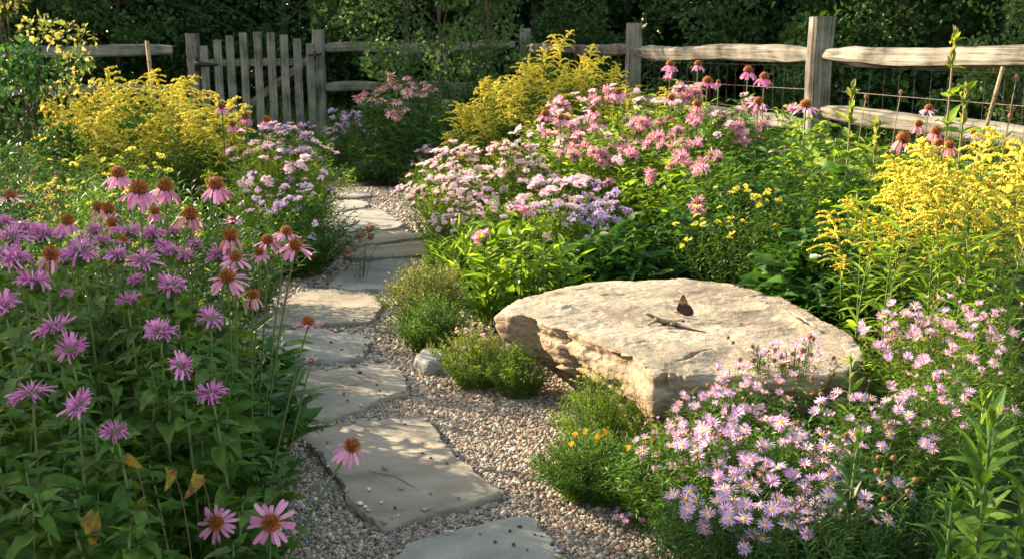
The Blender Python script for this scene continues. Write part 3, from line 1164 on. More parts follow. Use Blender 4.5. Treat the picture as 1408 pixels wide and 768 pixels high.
for px, mat, label in SLABS:
    w = [at_z(u, v, .03) for u, v in px]
    P = resample(smooth_poly([(p.x, p.y) for p in w]), 160)
    P = P + np.array([[noise.noise(Vector((q[0] * 16, q[1] * 16, 1))) + .5 * noise.noise(Vector((q[0] * 45, q[1] * 45, 4))), noise.noise(Vector((q[0] * 16, q[1] * 16, 8))) + .5 * noise.noise(Vector((q[0] * 45, q[1] * 45, 9)))] for q in P]) * .011
    c = P.mean(0)
    SLAB_POLY.append(P)
    rings = [(1.0, -.02), (1.004, .012), (1.0, .025), (.996, .0295), (.988, .031)] + [(f, .031) for f in np.concatenate([np.linspace(.98, .87, 9), np.linspace(.84, .04, 18)])]
    V, F = [], []
    for k, (f, z) in enumerate(rings):
        for i, p in enumerate(P):
            q = (p - c) * f
            nz = noise.noise(Vector((p[0] * 30, p[1] * 30, z * 60))) * .006 if k < 5 else 0
            e = (p - c) / (np.linalg.norm(p - c) + 1e-6)
            zz = z + (noise.fractal(Vector((q[0] * 4 + c[0] * 9, q[1] * 4 + c[1] * 5, 1)), 1, 2, 4) * .005 if z > .02 else 0)
            if z > .02 and f > .86:
                ch = noise.noise(Vector((p[0] * 7, p[1] * 7, 2.5))) + .4 * noise.noise(Vector((p[0] * 25, p[1] * 25, 6)))
                if f > 1 - .10 * ch:
                    zz -= .006
            V.append((q[0] + e[0] * nz, q[1] + e[1] * nz, zz))
    n = len(P)
    for k in range(len(rings) - 1):
        for i in range(n):
            j = (i + 1) % n
            F += [(k * n + i, k * n + j, (k + 1) * n + j), (k * n + i, (k + 1) * n + j, (k + 1) * n + i)]
    V.append((0, 0, .031))
    F += [((len(rings) - 1) * n + i, (len(rings) - 1) * n + (i + 1) % n, len(V) - 1) for i in range(n)]
    mb = MB()
    mb.add(V, F)
    o = mb.build('flagstone', M[mat], None, (c[0], c[1], 0))
    tag(o, label, 'flagstone', 'flagstones of the gravel path')
    SLAB_OBJ = o
    cracks = {'largest': [[(505, 645), (520, 650), (540, 653), (555, 660), (575, 673)]], 'flagstone crossed': [[(425, 540), (445, 536), (462, 531), (480, 529), (497, 527)]]}.get(label.split(',')[0].split(' flag')[0] if label.startswith('largest') else ' '.join(label.split()[:2]), [])
    for line in cracks:
        cb = MB()
        pts = [at_z(u, v, .0325) - o.location for u, v in line]
        pts = [p + Vector((0, 0, 0)) for p in pts]
        cb.tube([tuple(p) for p in pts], np.array([.0004, .0010, .0006, .0010, .0003]), 5)
        cb.build('crack', M['crack'], o)


def in_poly(x, y, P):
    inside = np.zeros(len(x), bool)
    n = len(P)
    for i in range(n):
        x1, y1 = P[i]
        x2, y2 = P[(i + 1) % n]
        c = ((y1 > y) != (y2 > y))
        with np.errstate(divide='ignore', invalid='ignore'):
            xi = (x2 - x1) * (y - y1) / (y2 - y1 + 1e-12) + x1
        inside ^= c & (x < xi)
    return inside


# ---- gravel pebbles
def gravel_mat():
    m, nt, out = new_mat('gravel pebble')
    g = N(nt, 'ShaderNodeNewGeometry')
    col = ramp(nt, g.outputs['Random Per Island'], [(0, (.06, .055, .05)), (.16, (.15, .132, .115)), (.34, (.28, .215, .165)), (.5, (.33, .205, .14)), (.66, (.19, .16, .138)), (.82, (.37, .285, .22)), (1, (.48, .43, .37))])
    tc = N(nt, 'ShaderNodeTexCoord')
    nz = N(nt, 'ShaderNodeTexNoise')
    nz.inputs['Scale'].default_value = 220
    nz.inputs['Detail'].default_value = 3
    nt.links.new(tc.outputs['Object'], nz.inputs['Vector'])
    mr = N(nt, 'ShaderNodeMapRange')
    mr.inputs['To Min'].default_value = .7
    mr.inputs['To Max'].default_value = 1.3
    nt.links.new(nz.outputs['Fac'], mr.inputs['Value'])
    hs = N(nt, 'ShaderNodeHueSaturation')
    nt.links.new(mr.outputs[0], hs.inputs['Value'])
    nt.links.new(col, hs.inputs['Color'])
    p = N(nt, 'ShaderNodeBsdfPrincipled')
    p.inputs['Roughness'].default_value = .7
    nt.links.new(hs.outputs[0], p.inputs['Base Color'])
    nt.links.new(p.outputs[0], out.inputs[0])
    return m


g = rng(5)
PEB = []
for k in range(5):
    V, F = ICO1
    W = V.copy()
    for i in range(len(W)):
        W[i] *= 1 + .22 * noise.noise(Vector(V[i] * 1.3 + k * 5.1))
    PEB.append((W, F))
mb = MB()
for (y0, y1, rad, layers) in ((PATH_Y[0], 2.75, .0060, 2), (2.75, 3.6, .0060, 2), (3.6, 5.2, .0072, 2), (5.2, 9.5, .0115, 1)):
    for ly in range(layers):
        sp = rad * 1.85
        xs = np.arange(-1.9, 1.1, sp)
        ys = np.arange(y0, y1, sp)
        X, Y = np.meshgrid(xs, ys)
        X = X.ravel() + g.normal(0, sp * .32, X.size)
        Y = Y.ravel() + g.normal(0, sp * .32, Y.size)
        keep = on_path(X, Y, .07)
        edge = np.array([noise.noise(Vector((x * 5, y * 5, 3))) for x, y in zip(X[keep], Y[keep])])
        X, Y = X[keep], Y[keep]
        ok = on_path(X, Y, 0) | (edge > -.1)
        for P in SLAB_POLY:
            cc = P.mean(0)
            ok &= ~in_poly(X, Y, (P - cc) * 1.0 + cc)
        X, Y = X[ok], Y[ok]
        n = len(X)
        s = rad * np.minimum(1.8, np.exp(g.normal(0, .33, n)))
        S = np.stack([s * g.uniform(.95, 1.35, n), s * g.uniform(.75, 1.05, n), s * g.uniform(.5, .8, n)], 1)
        R = frames_z(np.stack([g.normal(0, .3, n), g.normal(0, .3, n), np.ones(n)], 1), g.uniform(0, 6.28, n))
        L = np.stack([X, Y, g.uniform(-.002, .004, n) + ly * .006], 1)
        k = g.integers(0, 5, n)
        for q in range(5):
            sel = k == q
            mb.inst(PEB[q], R[sel], S[sel], L[sel])
n = 60000                                    # fine grit between the pebbles
X, Y = g.uniform(-1.2, .8, n), g.uniform(PATH_Y[0], 4.0, n)
ok = on_path(X, Y, .04)
for P in SLAB_POLY[:5]:
    ok &= ~in_poly(X, Y, P)
X, Y = X[ok], Y[ok]
n = len(X)
s = .0026 * np.exp(g.normal(0, .3, n))
mb.inst(ICO0, frames_z(g.normal(0, 1, (n, 3)), np.zeros(n)), np.stack([s * 1.2, s, s * .8], 1), np.stack([X, Y, g.uniform(.006, .0125, n)], 1))
for P in SLAB_POLY[:7]:                    # a few pebbles lie up on the rims of the slabs
    cc = P.mean(0)
    n = 34
    q = P[g.integers(0, len(P), n)]
    q = cc + (q - cc) * g.uniform(.93, 1.0, n)[:, None]
    s = .0055 * np.exp(g.normal(0, .35, n))
    mb.inst(PEB[1], frames_z(np.stack([g.normal(0, .2, n), g.normal(0, .2, n), np.ones(n)], 1), g.uniform(0, 6, n)), np.stack([s * 1.2, s, s * .6], 1), np.stack([q[:, 0], q[:, 1], .032 + s * .4], 1))
GRAVEL = gravel_mat()
tag(mb.build('gravel', GRAVEL), kind='stuff')

# loose pebbles on the slabs
M['peb_dark'] = solid_mat('dark pebble', (.02, .02, .02), (.06, .055, .05), 60, .6)
M['peb_white'] = solid_mat('white pebble', (.5, .49, .46), (.66, .64, .6), 60, .6)
M['peb_tan'] = solid_mat('tan pebble', (.2, .15, .1), (.3, .25, .19), 60, .6)
PEBBLES = [
    ('peb_dark', 'tiny dark pebble lying on the bottommost flagstone', [(715, 724, 8), (701, 729, 6), (748, 728, 6), (735, 734, 5), (745, 736, 4), (681, 744, 6), (706, 748, 7), (759, 748, 8), (725, 755, 4), (660, 733, 4)]),
    ('peb_dark', 'tiny dark pebble lying on the largest flagstone', [(443, 590, 5), (450, 608, 4), (581, 623, 5), (592, 629, 5), (614, 636, 5), (662, 650, 5), (663, 655, 4), (631, 684, 4), (592, 678, 4), (543, 697, 6), (557, 582, 4), (545, 619, 3)]),
    ('peb_tan', 'brown pebble on the largest flagstone, largest of those lying on it', [(529, 642, 9)]),
    ('peb_tan', 'flat olive pebble lying at the end of the crack in the largest flagstone', [(552, 671, 8)]),
    ('peb_white', 'white pebble lying near the left corner of the largest flagstone', [(495, 692, 10), (502, 696, 7), (524, 690, 6), (507, 672, 7)]),
    ('peb_dark', 'tiny dark pebble lying on the flagstone with the long crack', [(495, 512, 7), (518, 528, 4), (522, 536, 4), (473, 541, 4), (478, 550, 5), (517, 516, 3), (408, 558, 6), (419, 568, 5)]),
    ('peb_dark', 'dark crumb lying on the blue grey flagstone beside the bee balm bed', [(455, 470, 5), (400, 474, 6), (390, 481, 7), (411, 488, 5), (378, 470, 5), (470, 480, 4)]),
]
for mat, label, spots in PEBBLES:
    for i, (u, v, w) in enumerate(spots):
        c = at_z(u, v, .034)
        s = w / 1450 * c.y * .5
        W, F = PEB[i % 5]
        mb = MB()
        mb.add(W * np.array([s, s * .8, s * .6]), F)
        o = mb.build('pebble', M[mat], None, (c.x, c.y, .032 + s * .5))
        o.rotation_euler = (0, 0, i * 1.3)
        tag(o, label, 'pebble', 'loose pebbles on the flagstones')

# pink and orange pebbles at the right edge of the gravel
for u, v, w, mat, label in ((851, 755, 9, (.5, .2, .15), 'salmon pink pebble in the gravel at the bottom right of the path'),):
    c = at_z(u, v, .014)
    s = w / 1450 * c.y * .55
    mb = MB()
    mb.add(PEB[1][0] * np.array([s, s * .9, s * .75]), PEB[1][1])
    tag(mb.build('pebble', solid_mat('salmon pebble', mat, tuple(x * 1.25 for x in mat), 60, .6), None, (c.x, c.y, .018)), label, 'pebble')

# ---- boulder
def seg_dist(x, y, line):
    best = (9, 0)
    for a, b in zip(line[:-1], line[1:]):
        dx, dy = b.x - a.x, b.y - a.y
        t = max(0, min(1, ((x - a.x) * dx + (y - a.y) * dy) / (dx * dx + dy * dy)))
        d = math.hypot(x - a.x - t * dx, y - a.y - t * dy)
        if d < best[0]:
            best = (d, ((x - a.x) * dy - (y - a.y) * dx))
    return best


def boulder(outline, ztop, zprof, seed, detail, mat, name, label, cat, amp=1.0, topnoise=.011, cracks=()):
    P = np.array([(p.x, p.y) for p in outline])
    P = resample(smooth_poly(P, 2, .2), detail)
    c = P.mean(0)
    V, F = [], []
    n = len(P)
    rings = []
    zp = np.array(zprof)
    for t in np.linspace(0, 1, 56):
        k = t * (len(zp) - 1)
        j = min(len(zp) - 2, int(k))
        q = zp[j] + (zp[j + 1] - zp[j]) * (k - j)
        rings.append((q[0], q[1], 0))
    for f in np.linspace(.97, .01, 110):
        rings.append((f * zp[-1][0], zp[-1][1], 1))

    def top_z(x, y):
        hh = noise.fractal(Vector((x * 1.6, y * 1.6, seed)), 1, 2, 5)
        st = noise.fractal(Vector((x * 1.9 + y * .7, y * 3.0, seed + 9)), 1, 2, 5)
        k = st * 2.2
        terr = (math.floor(k) + min(1, (k - math.floor(k)) / .10)) / 2.2
        z = hh * topnoise * .9 + terr * topnoise * 1.0 + noise.fractal(Vector((x * 14, y * 22, seed)), .8, 2, 4) * topnoise * .15
        for line in cracks:
            d, s = seg_dist(x + noise.noise(Vector((x * 30, y * 30, 2))) * .006, y + noise.noise(Vector((x * 30, y * 30, 5))) * .006, line)
            if d < .09:
                z -= .028 * math.exp(-(d / .012) ** 2)
                if s > 0:
                    z += .022 * (1 - d / .09) ** 1.5
        return z

    for f, z, top in rings:
        for p in P:
            d = p - c
            L = np.linalg.norm(d)
            e = d / L
            q = Vector((p[0] * 3.2, p[1] * 3.2, z * ztop * 8 + seed))
            side = noise.fractal(q, .8, 2.1, 6) * .026 + abs(noise.noise(q * 2.6)) * .02 - .012
            wob = noise.noise(Vector((p[0] * 4, p[1] * 4, 3))) * .03
            ch = noise.cell(Vector((p[0] * 5 + z * .6, p[1] * 5 - z * .6, 1.5 + seed))) * .022 + noise.cell(Vector((p[0] * 2.2, p[1] * 2.2, (z * ztop + wob) * 22 + seed))) * .02
            r = (side + ch) * amp
            if top:
                k = max(0, 1 - (1 - f) / .06)
                x = c + d * f
                V.append((d[0] * f + e[0] * r * .55 * k, d[1] * f + e[1] * r * .55 * k, ztop * z + top_z(x[0], x[1])))
            else:
                k = 1 if z < .9 else .55 + .45 * (1 - z) / .1
                w = max(0, min(1, (z - .55) / .4))
                x = c + d
                V.append((d[0] * f + e[0] * r * k, d[1] * f + e[1] * r * k, ztop * z + w * top_z(x[0], x[1]) + noise.noise(q * 1.7) * .012 * amp * (z > .05) * (1 - w)))
    for k in range(len(rings) - 1):
        for i in range(n):
            j = (i + 1) % n
            F += [(k * n + i, k * n + j, (k + 1) * n + j), (k * n + i, (k + 1) * n + j, (k + 1) * n + i)]
    mb = MB()
    mb.add(V, F)
    o = mb.build(name, mat, None, (c[0], c[1], 0), smooth=True)
    tag(o, label, cat)
    bvh = BVHTree.FromPolygons([Vector(v) for v in V], [tuple(int(x) for x in f) for f in F])
    return o, bvh


B_PX = [(694, 432), (700, 418), (720, 406), (760, 397), (830, 388), (900, 384), (960, 386), (1040, 401), (1110, 425), (1180, 462), (1205, 492), (1160, 518), (1080, 520), (1020, 515), (972, 514), (930, 518), (893, 524), (868, 493), (806, 468), (768, 451), (726, 434)]
B_CRACK = [[at_z(u, v, .32) for u, v in L] for L in ([(905, 495), (925, 495), (945, 490), (958, 481), (975, 476), (1003, 472), (1030, 475)], [(765, 436), (790, 438), (812, 438)], [(893, 505), (912, 507), (930, 512), (952, 517)], [(736, 408), (760, 414), (780, 419)], [(985, 425), (1010, 427), (1045, 426)], [(1000, 448), (1030, 452), (1060, 450)], [(840, 412), (870, 418), (905, 417)], [(805, 450), (850, 462), (880, 470)], [(1060, 420), (1090, 432), (1120, 450)])]
ROCK, ROCK_BVH = boulder([at_z(u, v, .31) for u, v in B_PX], .31, [(.55, -.03), (.60, .10), (.70, .30), (.82, .44), (.945, .54), (.99, .62), (1.005, .80), (1.0, .92), (.993, .97), (.98, 1.0)], 3.3, 540, M['boulder'], 'boulder', 'broad flat topped sandstone boulder with a lizard and a butterfly on it', 'boulder', cracks=B_CRACK)


def rock_top(x, y):
    h = ROCK_BVH.ray_cast(Vector((x, y, 2)) - ROCK.location, Vector((0, 0, -1)))
    return (h[0] + ROCK.location) if h[0] else Vector((x, y, .31))


def on_rock(u, v):
    o = Vector((0, 0, CAM_H)) - ROCK.location
    h = ROCK_BVH.ray_cast(o, Vector(ray(u, v)).normalized())
    return h[0] + ROCK.location if h[0] else at_z(u, v, .32)


c = [at_z(u, v, .05) for u, v in [(570, 492), (577, 484), (592, 480), (606, 482), (614, 490), (608, 500), (585, 503)]]
boulder(c, .065, [(.8, -.1), (1, .2), (1.02, .5), (.95, .8), (.8, 1.0)], 8.8, 120, M['rock'], 'rock', 'small rounded grey rock beside the path left of the boulder', 'rock', .35, .004)

# ---- lizard
def skin_mesh(verts, edges, radii, name, sub=2):
    me = bpy.data.meshes.new('body_cage')
    me.from_pydata(verts, edges, [])
    o = bpy.data.objects.new('body_cage', me)
    C.objects.link(o)
    mod = o.modifiers.new('skin', 'SKIN')
    mod.use_smooth_shade = True
    for i, r in enumerate(radii):
        me.skin_vertices[0].data[i].radius = r if isinstance(r, tuple) else (r, r)
    me.skin_vertices[0].data[3].use_root = True
    s = o.modifiers.new('sub', 'SUBSURF')
    s.levels = s.render_levels = sub
    dg = bpy.context.evaluated_depsgraph_get()
    out = bpy.data.meshes.new_from_object(o.evaluated_get(dg))
    out.name = name
    bpy.data.objects.remove(o)
    return out


def lizard_mat():
    m, nt, out = new_mat('skink skin')
    tc = N(nt, 'ShaderNodeTexCoord')
    sx = N(nt, 'ShaderNodeSeparateXYZ')
    nt.links.new(tc.outputs['Object'], sx.inputs[0])
    ab = N(nt, 'ShaderNodeMath', operation='ABSOLUTE')
    nt.links.new(sx.outputs['Y'], ab.inputs[0])
    mr = N(nt, 'ShaderNodeMapRange')
    mr.inputs['From Max'].default_value = .0085
    nt.links.new(ab.outputs[0], mr.inputs['Value'])
    col = ramp(nt, mr.outputs[0], [(0, (.06, .034, .015)), (.45, (.05, .028, .012)), (.58, (.11, .068, .03)), (.68, (.018, .01, .005)), (.86, (.035, .02, .01)), (1, (.085, .052, .026))])
    nz = N(nt, 'ShaderNodeTexVoronoi')
    nz.inputs['Scale'].default_value = 420
    nt.links.new(tc.outputs['Object'], nz.inputs['Vector'])
    p = N(nt, 'ShaderNodeBsdfPrincipled')
    p.inputs['Roughness'].default_value = .5
    nt.links.new(col, p.inputs['Base Color'])
    b = N(nt, 'ShaderNodeBump')
    b.inputs['Strength'].default_value = .4
    b.inputs['Distance'].default_value = .0006
    nt.links.new(nz.outputs['Distance'], b.inputs['Height'])
    nt.links.new(b.outputs[0], p.inputs['Normal'])
    nt.links.new(p.outputs[0], out.inputs[0])
    return m


# +X towards the head; belly just above the stone
spine = [(.066, 0, .0215, .0022), (.060, .0, .0220, .0042), (.050, .0, .0205, .0054), (.040, 0, .0165, .0050), (.028, 0, .0125, .0066), (.012, .0, .0098, .0082), (-.006, -.001, .0088, .0082), (-.022, -.001, .0078, .0064), (-.040, .001, .0062, .0048), (-.062, .004, .0045, .0034), (-.086, .005, .0032, .0022), (-.112, .002, .0024, .0011)]
vs = [s[:3] for s in spine]
rs = [(s[3] * 1.06, s[3] * .86) for s in spine]
es = [(i, i + 1) for i in range(len(spine) - 1)]
def limb(start, pts):
    prev = start
    for p in pts:
        vs.append(p[:3]); rs.append((p[3], p[3])); es.append((prev, len(vs) - 1)); prev = len(vs) - 1
    return prev
for s in (1, -1):
    h = limb(4, [(.031, s * .012, .0085, .0026), (.037, s * .019, .0055, .0019), (.041, s * .022, .0016, .0015)])
    for a in (-.7, -.1, .5, 1.1):
        limb(h, [(.041 + .0065 * math.cos(a), s * (.022 + .0065 * math.sin(a)), .0012, .0006)])
    h = limb(7, [(-.020, s * .013, .0085, .0031), (-.010, s * .020, .0058, .0023), (-.019, s * .024, .0016, .0016)])
    for a in (-.5, .1, .7, 1.3):
        limb(h, [(-.019 + .009 * math.cos(a), s * (.024 + .009 * math.sin(a)), .0012, .0006)])
lm = skin_mesh(vs, es, rs, 'body')
lm.materials.append(lizard_mat())
pa, pb = on_rock(879, 441), on_rock(949, 453)
mid = (pa * .45 + pb * .55)
root = thing('lizard', 'slim brown lizard with striped back basking on the boulder, head raised', 'lizard', mid)
root.rotation_euler = (0, -math.atan2(pa.z - pb.z, (pa - pb).length), math.atan2(pa.y - pb.y, pa.x - pb.x))
root.scale = (1.3, 1.35, 1.35)
link('body', lm, root)
for s in (1, -1):
    mb = MB()
    mb.add(ICO1[0] * .0013, ICO1[1])
    mb.build('eye', M['iron'], root, (.0565, s * .0040, .0235))
mb = MB()
mb.tube([(.0665, 0, .0203), (.062, .0028, .0200), (.055, .0047, .0196), (.050, .0053, .0192)], .0004, 4)
mb.tube([(.0665, 0, .0203), (.062, -.0028, .0200), (.055, -.0047, .0196), (.050, -.0053, .0192)], .0004, 4)
mb.build('mouth', M['iron'], root)

# ---- butterfly, wings folded up
def wing_mat():
    m, nt, out = new_mat('butterfly wing')
    tc = N(nt, 'ShaderNodeTexCoord')
    sx = N(nt, 'ShaderNodeSeparateXYZ')
    nt.links.new(tc.outputs['Object'], sx.inputs[0])
    nz = N(nt, 'ShaderNodeTexNoise')
    nz.inputs['Scale'].default_value = 110
    nz.inputs['Detail'].default_value = 4
    nt.links.new(tc.outputs['Object'], nz.inputs['Vector'])
    ad = N(nt, 'ShaderNodeMath', operation='MULTIPLY_ADD')
    nt.links.new(nz.outputs['Fac'], ad.inputs[0])
    ad.inputs[1].default_value = .022
    nt.links.new(sx.outputs['Z'], ad.inputs[2])
    mr = N(nt, 'ShaderNodeMapRange')
    mr.inputs['From Min'].default_value = .01
    mr.inputs['From Max'].default_value = .066
    nt.links.new(ad.outputs[0], mr.inputs['Value'])
    col = ramp(nt, mr.outputs[0], [(0, (.012, .006, .004)), (.3, (.028, .011, .006)), (.60, (.018, .007, .004)), (.66, (.34, .13, .02)), (.72, (.36, .24, .12)), (.77, (.06, .025, .01)), (.86, (.30, .13, .025)), (.95, (.08, .04, .015))])
    p = N(nt, 'ShaderNodeBsdfPrincipled')
    p.inputs['Roughness'].default_value = .7
    nt.links.new(col, p.inputs['Base Color'])
    nt.links.new(p.outputs[0], out.inputs[0])
    return m


WM = wing_mat()
bp = on_rock(938, 436)
root = thing('butterfly', 'dark brown butterfly with orange wing tips perched on the boulder', 'butterfly', bp)
root.rotation_euler = (0, 0, math.radians(158))
root.scale = (1.45,) * 3
mb = MB()
body = [(.021, 0, .012), (.017, 0, .0125), (.012, 0, .0125), (.006, 0, .0125), (-.004, 0, .0105), (-.016, 0, .0075)]
mb.tube(body, [.0012, .0021, .0019, .0028, .0023, .0009], 8)
mb.build('body', M['seed'], root)
fore = [(.008, .012), (.015, .018), (.011, .034), (.005, .050), (.000, .060), (-.006, .051), (-.013, .036), (-.017, .022), (-.004, .011)]
hind = [(.008, .011), (.007, .024), (-.006, .037), (-.019, .031), (-.028, .018), (-.026, .007), (-.010, .005)]
for s in (1, -1):
    for nm, prof, off, th in (('forewing', fore, .0, .035), ('hindwing', hind, .0011, .06)):
        Pp = resample(smooth_poly(prof, 2, .16), 44)
        mb = MB()
        V, F = [], []
        for side in (.0002, -.0002):
            for p in Pp:
                V.append((p[0], s * (off + .001 + (p[1] - .012) * th) + side, p[1]))
        n = len(Pp)
        for q in (0, n):
            cc = Pp.mean(0)
            V.append((cc[0], s * (off + .001 + (cc[1] - .012) * th) + (.0006 if q == 0 else -.0006), cc[1]))
        for i in range(n):
            j = (i + 1) % n
            F += [(i, j, 2 * n), (n + j, n + i, 2 * n + 1), (i, n + i, n + j), (i, n + j, j)]
        mb.add(V, F)
        mb.build(nm, WM, root, smooth=False)
for s in (1, -1):
    mb = MB()
    mb.tube([(.021, s * .0008, .013), (.028, s * .004, .019), (.033, s * .007, .023)], [.0003, .0003, .0006], 4)
    mb.build('antenna', M['iron'], root)
    for x in (.012, .008, .004):
        mb = MB()
        mb.tube([(x, s * .0015, .011), (x + .001, s * .006, .0075), (x + .002, s * .0085, .0003)], .0004, 4)
        mb.build('leg', M['seed'], root)

tp = on_rock(955, 449)
mb = MB()
mb.tube([(-.006, .008, .002), (0, 0, .003), (.012, -.006, .003), (.022, -.009, .002)], [.0007, .0009, .0007, .0004], 5)
mb.tube([(0, 0, .003), (-.006, -.006, .002)], [.0007, .0004], 4)
tag(mb.build('twig', M['twig'], None, tp), 'tiny forked dry twig lying by the tail of the lizard', 'twig')

# ================================================================== FENCES AND GATE
def beam(name, p0, p1, w, h, mat, parent, rootloc, seed=0, taper=0.0, rough=.006, segs=26, chamfer=.18, roll=0.0, sag=0.0, wob=.01):
    """a hewn beam from p0 to p1 (world), grain along its own X"""
    p0, p1 = Vector(p0), Vector(p1)
    d = p1 - p0
    L = d.length
    c = chamfer
    prof = [(-1, -1 + 2 * c), (-1 + 2 * c, -1), (1 - 2 * c, -1), (1, -1 + 2 * c), (1, 1 - 2 * c), (1 - 2 * c, 1), (-1 + 2 * c, 1), (-1, 1 - 2 * c)]
    ps = []
    for i in range(8):
        a, b = prof[i], prof[(i + 1) % 8]
        ps += [a, ((a[0] + b[0]) / 2, (a[1] + b[1]) / 2)]
    n = len(ps)
    V, F = [], []
    for k in range(segs + 1):
        t = k / segs
        sc = 1 - taper * max(0, 1 - min(t, 1 - t) / .10) if taper else 1
        oy = noise.noise(Vector((t * 2.3, seed, 1))) * wob
        oz = noise.noise(Vector((t * 2.1, seed, 7))) * wob - sag * math.sin(math.pi * t)
        hs = 1 + .10 * noise.noise(Vector((t * 2.7, seed, 3))) if taper else 1
        for (y, z) in ps:
            q = Vector((t * L * 2.2, y * 1.5 + seed * 3.1, z * 1.5))
            r = 1 + noise.fractal(q, 1, 2, 3) * rough / max(w, h) * 2
            yy, zz = y * w / 2 * sc * r, z * h / 2 * sc * hs * r
            V.append((t * L, yy + oy, zz + oz))
    for k in range(segs):
        for i in range(n):
            j = (i + 1) % n
            F += [(k * n + i, k * n + j, (k + 1) * n + j), (k * n + i, (k + 1) * n + j, (k + 1) * n + i)]
    for b, s in ((0, 1), (segs * n, -1)):
        V.append(tuple(np.mean(V[b:b + n], axis=0)))
        F += [((b + i, len(V) - 1, b + (i + 1) % n) if s > 0 else (b + i, b + (i + 1) % n, len(V) - 1)) for i in range(n)]
    mb = MB()
    mb.add(V, F)
    o = mb.build(name, mat, parent, p0 - Vector(rootloc), smooth=False)
    x = d.normalized()
    up = Vector((0, 0, 1)) if abs(x.z) < .9 else Vector((0, 1, 0))
    y = up.cross(x).normalized()
    z = x.cross(y)
    o.rotation_euler = Matrix((x, y, z)).transposed().to_euler()
    o.rotation_euler.rotate_axis('X', roll)
    return o


def fence_post(parent, rl, x, y, h, w=.165, mat=None, seed=0, ang=0.0):
    p = beam('post', (x, y, -.05), (x, y, h), w, w, mat or M['fence'], parent, rl, seed, rough=.004, segs=14, chamfer=.14, wob=.012, roll=ang)
    return p


def wire_panel(parent, rl, a, b, z0=.25, z1=1.12):
    a, b = Vector((*a, 0)), Vector((*b, 0))
    mb = MB()
    L = (b - a).length
    for z in np.linspace(z0, z1, 6):
        P = [a + (b - a) * t + Vector((0, 0, z - .012 * math.sin(math.pi * t) - rl[2])) - Vector((rl[0], rl[1], 0)) for t in np.linspace(0, 1, 9)]
        mb.tube([tuple(p) for p in P], .0015, 4)
    for t in np.arange(.15, L, .16) / L:
        p = a + (b - a) * t - Vector((rl[0], rl[1], 0))
        mb.tube([(p.x, p.y, z0), (p.x + .002, p.y, (z0 + z1) / 2), (p.x, p.y, z1)], .0007, 3)
    mb.build('wire_mesh', M['wire'], parent)


FA = math.atan2(-.56, 2) + .02


def fx(y):
    return 2.2 - .28 * (y - 7.7)


posts_r = [14.9, 11.1, 7.7, 4.25]
rl = (fx(7.7), 7.7, 0)
FR = thing('split_rail_fence', 'weathered split rail fence with wire mesh running along the right of the garden', 'fence', rl)
for i, y in enumerate(posts_r):
    fence_post(FR, rl, fx(y), y, [1.5, 1.49, 1.46, 1.45][i], .155, seed=i * 3.3, ang=0)
off = Vector((-.06, -.02, 0)) * .0
for i in range(len(posts_r) - 1):
    y0, y1 = posts_r[i], posts_r[i + 1]
    a = Vector((fx(y0), y0, 0))
    b = Vector((fx(y1), y1, 0))
    dd = (b - a).normalized()
    zt = [1.235, 1.205, 1.20][i]
    beam('rail', a + dd * .06 + Vector((0, 0, zt)), b - dd * .06 + Vector((0, 0, zt - .01)), .09, [.12, .125, .112][i], M['fence'], FR, rl, seed=20 + i, taper=.38, rough=.009, segs=60, roll=[.1, .25, -.35][i], wob=.03)
    zt = [.74, .72, .80][i]
    beam('rail', a + dd * .06 + Vector((0, 0, zt)), b - dd * .06 + Vector((0, 0, zt - .03)), .08, .105, M['fence'], FR, rl, seed=30 + i, taper=.35, rough=.009, segs=60, roll=[.1, -.2, .3][i], wob=.03)
    wire_panel(FR, rl, (a.x + .09, a.y), (b.x + .09, b.y))

rl = (-1.3, 14.55, 0)
FB = thing('split_rail_fence', 'shaded grey two rail fence between the garden gate and the far corner post', 'fence', rl)
fx0, fx1 = -2.66, .12
beam('rail', (fx0 + .1, 14.5, 1.24), (-.9, 14.62, 1.25), .09, .13, M['gate'], FB, rl, 41, .3, .01, 30, roll=.1, wob=.03)
beam('rail', (-1.0, 14.62, 1.25), (fx1 - .08, 14.8, 1.285), .09, .12, M['gate'], FB, rl, 42, .3, .01, 30, roll=-.1, wob=.03)
beam('rail', (fx0 + .1, 14.5, .72), (-.9, 14.62, .73), .09, .12, M['gate'], FB, rl, 43, .3, .01, 30, wob=.03)
beam('rail', (-1.0, 14.62, .73), (fx1 - .08, 14.8, .74), .09, .12, M['gate'], FB, rl, 44, .3, .01, 30, wob=.03)
fence_post(FB, rl, -.95, 14.68, 1.4, .13, M['gate'], 5)

rl = (-7, 14.4, 0)
FL = thing('split_rail_fence', 'shaded grey split rail fence left of the garden gate behind the goldenrod', 'fence', rl)
for i, x in enumerate((-10.6, -7.6)):
    fence_post(FL, rl, x, 14.4, 1.42, .16, M['gate'], 8 + i)
beam('rail', (-4.55, 14.45, 1.21), (-7.55, 14.4, 1.165), .1, .15, M['gate'], FL, rl, 51, .3, .01, 30, roll=.15, wob=.03)
beam('rail', (-7.65, 14.4, 1.16), (-10.5, 14.4, 1.15), .1, .14, M['gate'], FL, rl, 52, .3, .01, 30, roll=.15, wob=.03)
beam('rail', (-4.55, 14.45, .70), (-7.55, 14.4, .68), .1, .13, M['gate'], FL, rl, 53, .3, .01, 30, wob=.03)
beam('rail', (-7.65, 14.4, .68), (-10.5, 14.4, .66), .1, .13, M['gate'], FL, rl, 54, .3, .01, 30, wob=.03)

